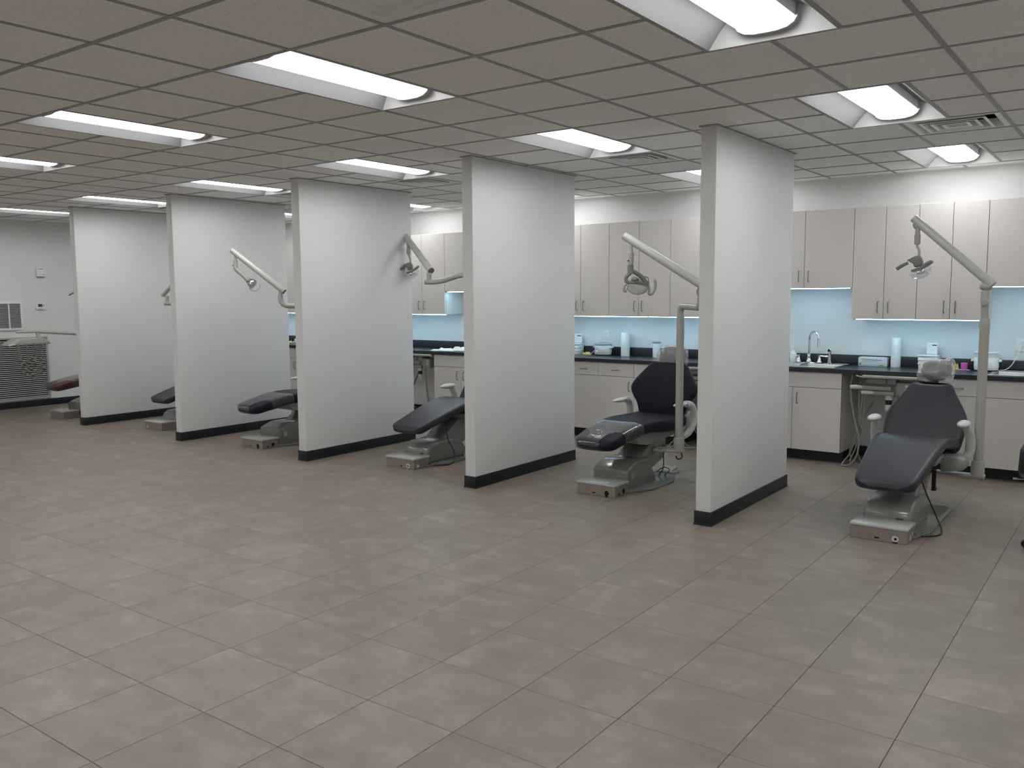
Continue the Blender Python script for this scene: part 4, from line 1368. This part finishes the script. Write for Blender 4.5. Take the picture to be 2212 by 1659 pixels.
paper_towel(-1.99, 8.985, .045, .283, 'paper towel roll standing beside the glove box')
paper_towel(-4.95, 8.965, .052, .275, 'paper towel roll standing beside the covered slow cooker')


def bin_box(x0, x1, lab, lab2, bx0, bx1):
    b = thing('storage_bin', ((x0 + x1) / 2, 8.95, ZT), lab, 'storage bin', 'white bins on the worktop')
    m_ = [(x0 + .008, ZT), (x1 - .008, ZT), (x1, ZT + .118), (x0, ZT + .118)]
    MB().prism(m_, 'y', 8.875, 9.02).build('tub', M_WHITE, b, bevel=.006, world=True)
    for zz in (.045, .082):
        MB().box(x0 - .001, x1 + .001, 8.870, 9.0, ZT + zz, ZT + zz + .008).build('rib', M_WHITE, b, bevel=.003, world=True)
    MB().box(x0 - .004, x1 + .004, 8.868, 9.025, ZT + .1185, ZT + .130).build('lid', M_WHITE, b, bevel=.004, world=True)
    c = thing('slotted_board', ((bx0 + bx1) / 2, 9.02, ZT + .13), lab2, 'board', 'white slotted boards on the bins')
    MB().box(bx0, bx1, 8.99, 9.012, ZT + .1305, ZT + .243).build('board', M_WHITE, c, bevel=.008, seg=3, world=True)
    MB().box(bx0 + .05, bx1 - .008, 8.988, 8.9915, ZT + .217, ZT + .226).build('slot', M_HOLE, c, world=True)


bin_box(-1.772, -1.602, 'white ribbed bin behind the film covered headrest of the slate chair', 'white upright board with a dark slot behind the slate chair headrest', -1.722, -1.624)
bin_box(-5.715, -5.548, 'white ribbed bin beside the second partition wall', 'white upright board with a dark slot beside the second partition', -5.68, -5.565)


def cooker(x, y, r, lab, lidded, knob_dark):
    c = thing('slow_cooker', (x, y, ZT), lab, 'slow cooker', 'slow cookers on the worktop')
    MB().lathe([(r * .90, 0), (r * .93, .012)], (x, y, ZT), 36, 1, .86).build('foot_ring', M_BLACK, c, world=True)
    MB().lathe([(r * .94, .013), (r * .97, .022), (r, .06), (r * 1.0, .118), (r * .97, .122)], (x, y, ZT), 40, 1, .86).build('shell', M_ARM if lidded else M_WHITE, c, world=True, angle=50)
    for s_ in (-1, 1):
        MB().box(x + s_ * r * 1.0 - .012 + s_ * .010, x + s_ * r * 1.0 + .012 + s_ * .010, y - .03, y + .03, ZT + .088, ZT + .106).build('side_grip', M_WHITE, c, bevel=.006, world=True)
    kx = x - r * .40 if lidded else x + r * .05
    ky = y - r * .86 * math.sqrt(1 - ((kx - x) / r) ** 2)
    kn = MB().cyl((kx, ky + .004, ZT + .045), (kx, ky - .016, ZT + .045), .0155, .0135, 20).build('knob', M_WHITE, c, world=True)
    MB().box(kx - .002, kx + .002, ky - .018, ky - .0155, ZT + .038, ZT + .058).build('knob_mark', M_GREYPLASTIC, kn, world=True)
    MB().cyl((kx, ky + .004, ZT + .083), (kx, ky - .002, ZT + .083), .005, None, 12).build('indicator', M_BLACK if lidded else M_REDSTICKER, c, world=True)
    if lidded:
        MB().lathe([(r * .96, .1225), (r * 1.02, .126), (r * 1.02, .138), (r * .9, .146), (r * .4, .152)], (x, y, ZT), 40, 1, .86).build('lid', M_GREYPLASTIC, c, world=True, angle=50)
    else:
        MB().lathe([(r * .92, .1225), (r * .94, .150), (r * .985, .156), (r * 1.02, .172), (r * .97, .174), (r * .90, .150), (r * .86, .13)], (x, y, ZT), 40, 1, .86).build('crock', M_WHITE, c, world=True, angle=50)
    return c


cooker(-5.225, 8.925, .105, 'slow cooker with grey lid on the worktop of the second bay', True, True)
cooker(-1.203, 8.935, .102, 'open white slow cooker partly hidden by the lamp pole', False, False)


def outlet(x, z, w, h_, lab):
    o = thing('wall_outlet', (x, WY1, z), lab, 'outlet', 'outlets on the back wall')
    MB().box(x - w / 2, x + w / 2, WY1 - .006, WY1, z - h_ / 2, z + h_ / 2).build('cover_plate', M_WHITE, o, bevel=.003, world=True)
    for zz in (z + .021, z - .021):
        s = MB().box(x - .017, x + .017, WY1 - .009, WY1 - .0062, zz - .014, zz + .014).build('socket', M_WHITE, o, bevel=.002, world=True)
        for dx in (-.006, .006):
            MB().box(x + dx - .0012, x + dx + .0012, WY1 - .0096, WY1 - .0091, zz - .004, zz + .006).build('slit', M_HOLE, s, world=True)
    return o


outlet(-5.26, 1.150, .072, .116, 'wall outlet behind the covered slow cooker')
outlet(-0.935, 1.155, .118, .125, 'wall outlet at the picture edge above the steel sink')


def flex(pts, r, name, lab, m_=M_WHITE):
    return tag(MB().tube(spline(pts, 8), r, 8).build(name, m_, angle=80), lab, 'cord', 'cords of the slow cookers')


flex([(-5.262, 9.045, 1.170), (-5.275, 9.035, 1.16), (-5.315, 9.02, 1.10), (-5.335, 9.015, 1.04), (-5.325, 9.00, .96), (-5.30, 8.985, ZT + .02)], .0038, 'power_cord', 'white cord hanging from the outlet behind the covered slow cooker')
flex([(-.925, 9.050, 1.172), (-.935, 9.035, 1.16), (-.965, 9.02, 1.07), (-1.01, 9.00, .97), (-1.055, 8.99, ZT + .016), (-1.11, 8.995, ZT + .006), (-1.15, 9.025, ZT + .006)], .0042, 'power_cord', 'white cord dropping from the outlet at the picture edge')

# pink cup, papers, rubber gloves
pc = thing('pink_cup', (-1.388, 8.97, ZT), 'bright pink cup standing on papers beside the open slow cooker', 'cup')
MB().lathe([(.026, .004), (.0285, .01), (.0285, .066), (.0265, .066), (.0255, .012)], (-1.388, 8.97, ZT), 28).build('cup', M_PINK, pc, world=True, angle=50)
MB().lathe([(.0295, .058), (.0300, .064), (.0285, .066)], (-1.388, 8.97, ZT), 28).build('cup_rim', M_PINK, pc, world=True)


def crumple(x, y, w, d, h_, seed, name, material, lab, cat, group=None, thick=.004, n=22):
    vs_, fs_ = [], []
    for i in range(n + 1):
        for j in range(n + 1):
            u_, v_ = i / n, j / n
            ed = min(1, 6 * min(u_, 1 - u_, v_, 1 - v_))
            q = Vector((u_ * 3 + seed, v_ * 3, seed))
            hh = abs(noise.noise(q * 1.3)) * h_ * 1.6 * ed
            wob = noise.noise(Vector((u_ * 4, v_ * 4, seed + 9))) * .08
            vs_.append((x + (u_ - .5) * w * (1 + wob), y + (v_ - .5) * d * (1 + wob), ZT + thick + .0012 + hh))
    k = len(vs_)
    vs_ += [(a, b_, max(ZT + .0008, c_ - thick)) for a, b_, c_ in vs_]
    for i in range(n):
        for j in range(n):
            a = i * (n + 1) + j
            fs_.append((a, a + 1, a + n + 2, a + n + 1))
            fs_.append((a + k, a + n + 1 + k, a + n + 2 + k, a + 1 + k))
    rim_ = [i * (n + 1) for i in range(n + 1)] + [n * (n + 1) + j for j in range(1, n + 1)] + [i * (n + 1) + n for i in range(n - 1, -1, -1)] + [j for j in range(n - 1, 0, -1)]
    for q in range(len(rim_)):
        a, b_ = rim_[q], rim_[(q + 1) % len(rim_)]
        fs_.append((a, a + k, b_ + k, b_))
    o = MB().add(vs_, fs_).build(name, material, angle=60)
    return tag(o, lab, cat, group)


crumple(-1.388, 8.965, .10, .08, .002, 3, 'pink_paper', mat('pink_paper', (.78, .50, .66), .8), 'pink and white paper slip under the pink cup', 'paper', thick=.0016)
crumple(-1.468, 8.975, .075, .06, .05, 5, 'rubber_glove', M_YELLOW, 'crumpled yellow rubber glove beside the pink cup', 'glove')
crumple(-5.475, 8.965, .13, .06, .028, 8, 'rubber_glove', M_YELLOW, 'crumpled yellow rubber glove beside the covered slow cooker', 'glove')
ps = thing('pink_cup', (-5.375, 8.985, ZT), 'small pink cup tipped against the covered slow cooker', 'cup')
MB().tube([(-5.385, 8.985, ZT + .0285), (-5.345, 9.005, ZT + .0285)], [.026, .022], 20).build('cup', M_PINK, ps, world=True, bevel=.002)
MB().tube(spline([(-5.43, 8.975, ZT + .006), (-5.40, 8.955, ZT + .02), (-5.37, 8.95, ZT + .045), (-5.345, 8.955, ZT + .07)], 5), .0035, 8).build('strap', M_WHITE, ps, world=True)
crumple(-7.42, 8.62, .36, .20, .035, 12, 'folded_cloth', M_CLOTH, 'white crumpled cloth lying at the worktop edge of the third bay', 'cloth', 'white cloths on the worktop')
crumple(-7.13, 8.70, .34, .26, .045, 17, 'folded_cloth', M_CLOTH, 'white folded cloth heaped over the sink edge of the third bay', 'cloth', 'white cloths on the worktop', n=26)
for o in list(COL.objects):
    if o.get('label', '').startswith('white folded cloth heaped'):
        o.location.z = .008

# canister and carton beyond the navy chair
cn = thing('canister', (-4.545, 8.96, ZT), 'white canister with grey lid half hidden by the navy chair headrest', 'canister')
MB().lathe([(.042, 0), (.044, .006), (.044, .155), (.042, .16)], (-4.545, 8.96, ZT), 28).build('body', M_WHITE, cn, world=True, angle=50)
MB().lathe([(.0475, .1605), (.0485, .164), (.0485, .176), (.044, .18)], (-4.545, 8.96, ZT), 28).build('lid', M_GREYPLASTIC, cn, world=True)
MB().lathe([(.008, .1805), (.007, .192), (.009, .2)], (-4.545, 8.96, ZT), 14).build('lid_knob', M_WHITE, cn, world=True)
kb = thing('small_carton', (-4.24, 8.97, ZT), 'small printed carton right of the navy chair headrest', 'box')
MB().box(-4.30, -4.185, 8.93, 9.02, ZT, ZT + .082).build('carton', M_CARD, kb, bevel=.003, world=True)
MB().box(-4.285, -4.20, 8.9285, 8.9305, ZT + .062, ZT + .070).build('print_band', M_INKGREY, kb, world=True)
MB().box(-4.225, -4.205, 8.9285, 8.9305, ZT + .012, ZT + .024).build('print_mark', M_INK, kb, world=True)
# spray bottle beside the tap
sb = thing('spray_bottle', (-2.99, 9.015, ZT), 'white spray bottle beside the tap, mostly behind the nearest partition', 'bottle')
MB().lathe([(.034, 0), (.038, .006), (.038, .085), (.034, .10), (.016, .13), (.014, .15)], (-2.995, 9.008, ZT), 24).build('bottle', M_WHITE, sb, world=True, angle=50)
MB().box(-3.01, -2.98, 8.975, 9.025, ZT + .151, ZT + .175).build('trigger_head', M_WHITE, sb, bevel=.005, world=True)
# fourth bay sliver
sc_ = thing('small_carton', (-10.70, 8.95, ZT), 'small white carton glimpsed beside the middle partition', 'box')
MB().box(-10.755, -10.62, 8.90, 8.99, ZT, ZT + .062).build('carton', M_WHITE, sc_, bevel=.004, world=True)
MB().box(-10.72, -10.65, 8.8985, 8.9005, ZT + .035, ZT + .048).build('print_band', M_INKGREY, sc_, world=True)
crumple(-10.85, 8.92, .13, .06, .02, 21, 'rubber_glove', M_YELLOW, 'yellow rubber glove glimpsed beside the middle partition', 'glove')


# ================================================================== END WALL
def grille(y0, y1, z0, z1, mull, pitch, lab, frame_m, slat_m, fr=.03):
    g = thing('wall_grille', (WX0, (y0 + y1) / 2, z0), lab, 'grille')
    X = WX0
    MB().box(X, X + .004, y0 + .01, y1 - .01, z0 + .01, z1 - .01).build('cavity', M_LOUVERDARK, g, world=True, smooth=False)
    for a, b_, c_, d_ in [(y0, y1, z0, z0 + fr), (y0, y1, z1 - fr, z1), (y0, y0 + fr, z0 + fr, z1 - fr), (y1 - fr, y1, z0 + fr, z1 - fr)]:
        MB().box(X, X + .022, a, b_, c_, d_).build('frame_bar', frame_m, g, bevel=.003, world=True)
    for m_ in mull:
        MB().box(X, X + .021, m_ - .009, m_ + .009, z0 + fr, z1 - fr).build('mullion', frame_m, g, world=True)
    me = None
    z = z0 + fr + pitch * .5
    while z < z1 - fr:
        if me is None:
            s = MB().prism([(.004, .004), (.017, -.008), (.018, -.005), (.005, .007)], 'y', y0 + fr, y1 - fr)
            # profile is drawn in x,z about the slat line
            s.v = [(X + a, b_ - (y0 + y1) / 2, c_) for a, b_, c_ in s.v]
            s.v = [(a - X, b_, c_) for a, b_, c_ in s.v]
            o = s.build('slat', slat_m, g, smooth=False)
            me = o.data
            o.location = (0, 0, z - z0)
        else:
            share('slat', me, g, (0, 0, z - z0))
        z += pitch
    return g


grille(5.30, 6.15, 1.160, 1.582, [5.73, 5.958], .0215, 'white framed louvered grille high on the end wall', M_WHITE, M_LOUVER)
grille(4.95, 6.488, .112, 1.052, [], .0290, 'large grey louvered return grille low on the end wall', M_LOUVER, M_LOUVER, fr=.028)
th = thing('thermostat', (WX0, 6.42, 1.50), 'white thermostat with dark display on the end wall', 'thermostat')
MB().box(WX0, WX0 + .024, 6.352, 6.488, 1.457, 1.553).build('case', M_WHITE, th, bevel=.008, world=True)
MB().box(WX0 + .0235, WX0 + .0255, 6.376, 6.440, 1.500, 1.543).build('display', M_SCREEN, th, world=True)
for zz in (1.512, 1.532):
    MB().box(WX0 + .0235, WX0 + .027, 6.452, 6.468, zz - .006, zz + .006).build('button', M_GREYPLASTIC, th, world=True)
for yy in (6.385, 6.405, 6.425):
    MB().box(WX0 + .0235, WX0 + .027, yy - .006, yy + .006, 1.472, 1.479).build('button', M_GREYPLASTIC, th, world=True)
al = thing('alarm_box', (WX0, 6.445, 2.02), 'small white alarm box above the thermostat', 'alarm')
MB().box(WX0, WX0 + .035, 6.385, 6.503, 1.955, 2.086).build('case', M_WHITE, al, bevel=.008, world=True)
MB().box(WX0 + .0345, WX0 + .037, 6.41, 6.478, 2.062, 2.074).build('sounder_slot', M_GREYPLASTIC, al, world=True)
MB().cyl((WX0 + .034, 6.478, 1.985), (WX0 + .038, 6.478, 1.985), .009, None, 14).build('indicator', M_GREYPLASTIC, al, world=True)
MB().box(WX0 + .001, WX0 + .034, 6.387, 6.50, 1.946, 1.9545).build('lower_edge', M_GREYPLASTIC, al, world=True)

# ================================================================== STOOL AT THE PICTURE EDGE
st = thing('operator_stool', (-.424, 6.42, 0), 'black padded operator stool cut off by the picture edge', 'stool')
MB().lathe([(.16, .445), (.215, .455), (.228, .49), (.222, .62), (.205, .655), (.12, .668), (.01, .67)], (-.424, 6.42, 0), 36).build('seat', M_BLACK, st, world=True, angle=60)
MB().lathe([(.10, .43), (.15, .4445)], (-.424, 6.42, 0), 20).build('seat_plate', M_BLACK, st, world=True)
MB().lathe([(.032, .10), (.032, .28), (.020, .285), (.020, .43)], (-.424, 6.42, 0), 18).build('gas_column', M_BLACK, st, world=True)
MB().tube([(-.50, 6.40, .437), (-.62, 6.37, .437), (-.672, 6.36, .434)], [.005, .005, .009], 10).build('height_lever', M_CHROME, st, world=True)
for k in range(5):
    a = math.radians(72 * k)
    dx, dy = math.cos(a), math.sin(a)
    l_ = MB().tube([(-.424, 6.42, .115), (-.424 + dx * .10, 6.42 + dy * .10, .105), (-.424 + dx * .18, 6.42 + dy * .18, .078)], [.028, .022, .016], 10).build('base_leg', M_BLACK, st, world=True)
    cx, cy = -.424 + dx * .18, 6.42 + dy * .18
    MB().cyl((cx - dy * .02, cy + dx * .02, .0285), (cx + dy * .02, cy - dx * .02, .0285), .028, None, 18).cyl((cx, cy, .05), (cx, cy, .075), .008, None, 8).build('caster', M_BLACK, l_, world=True)
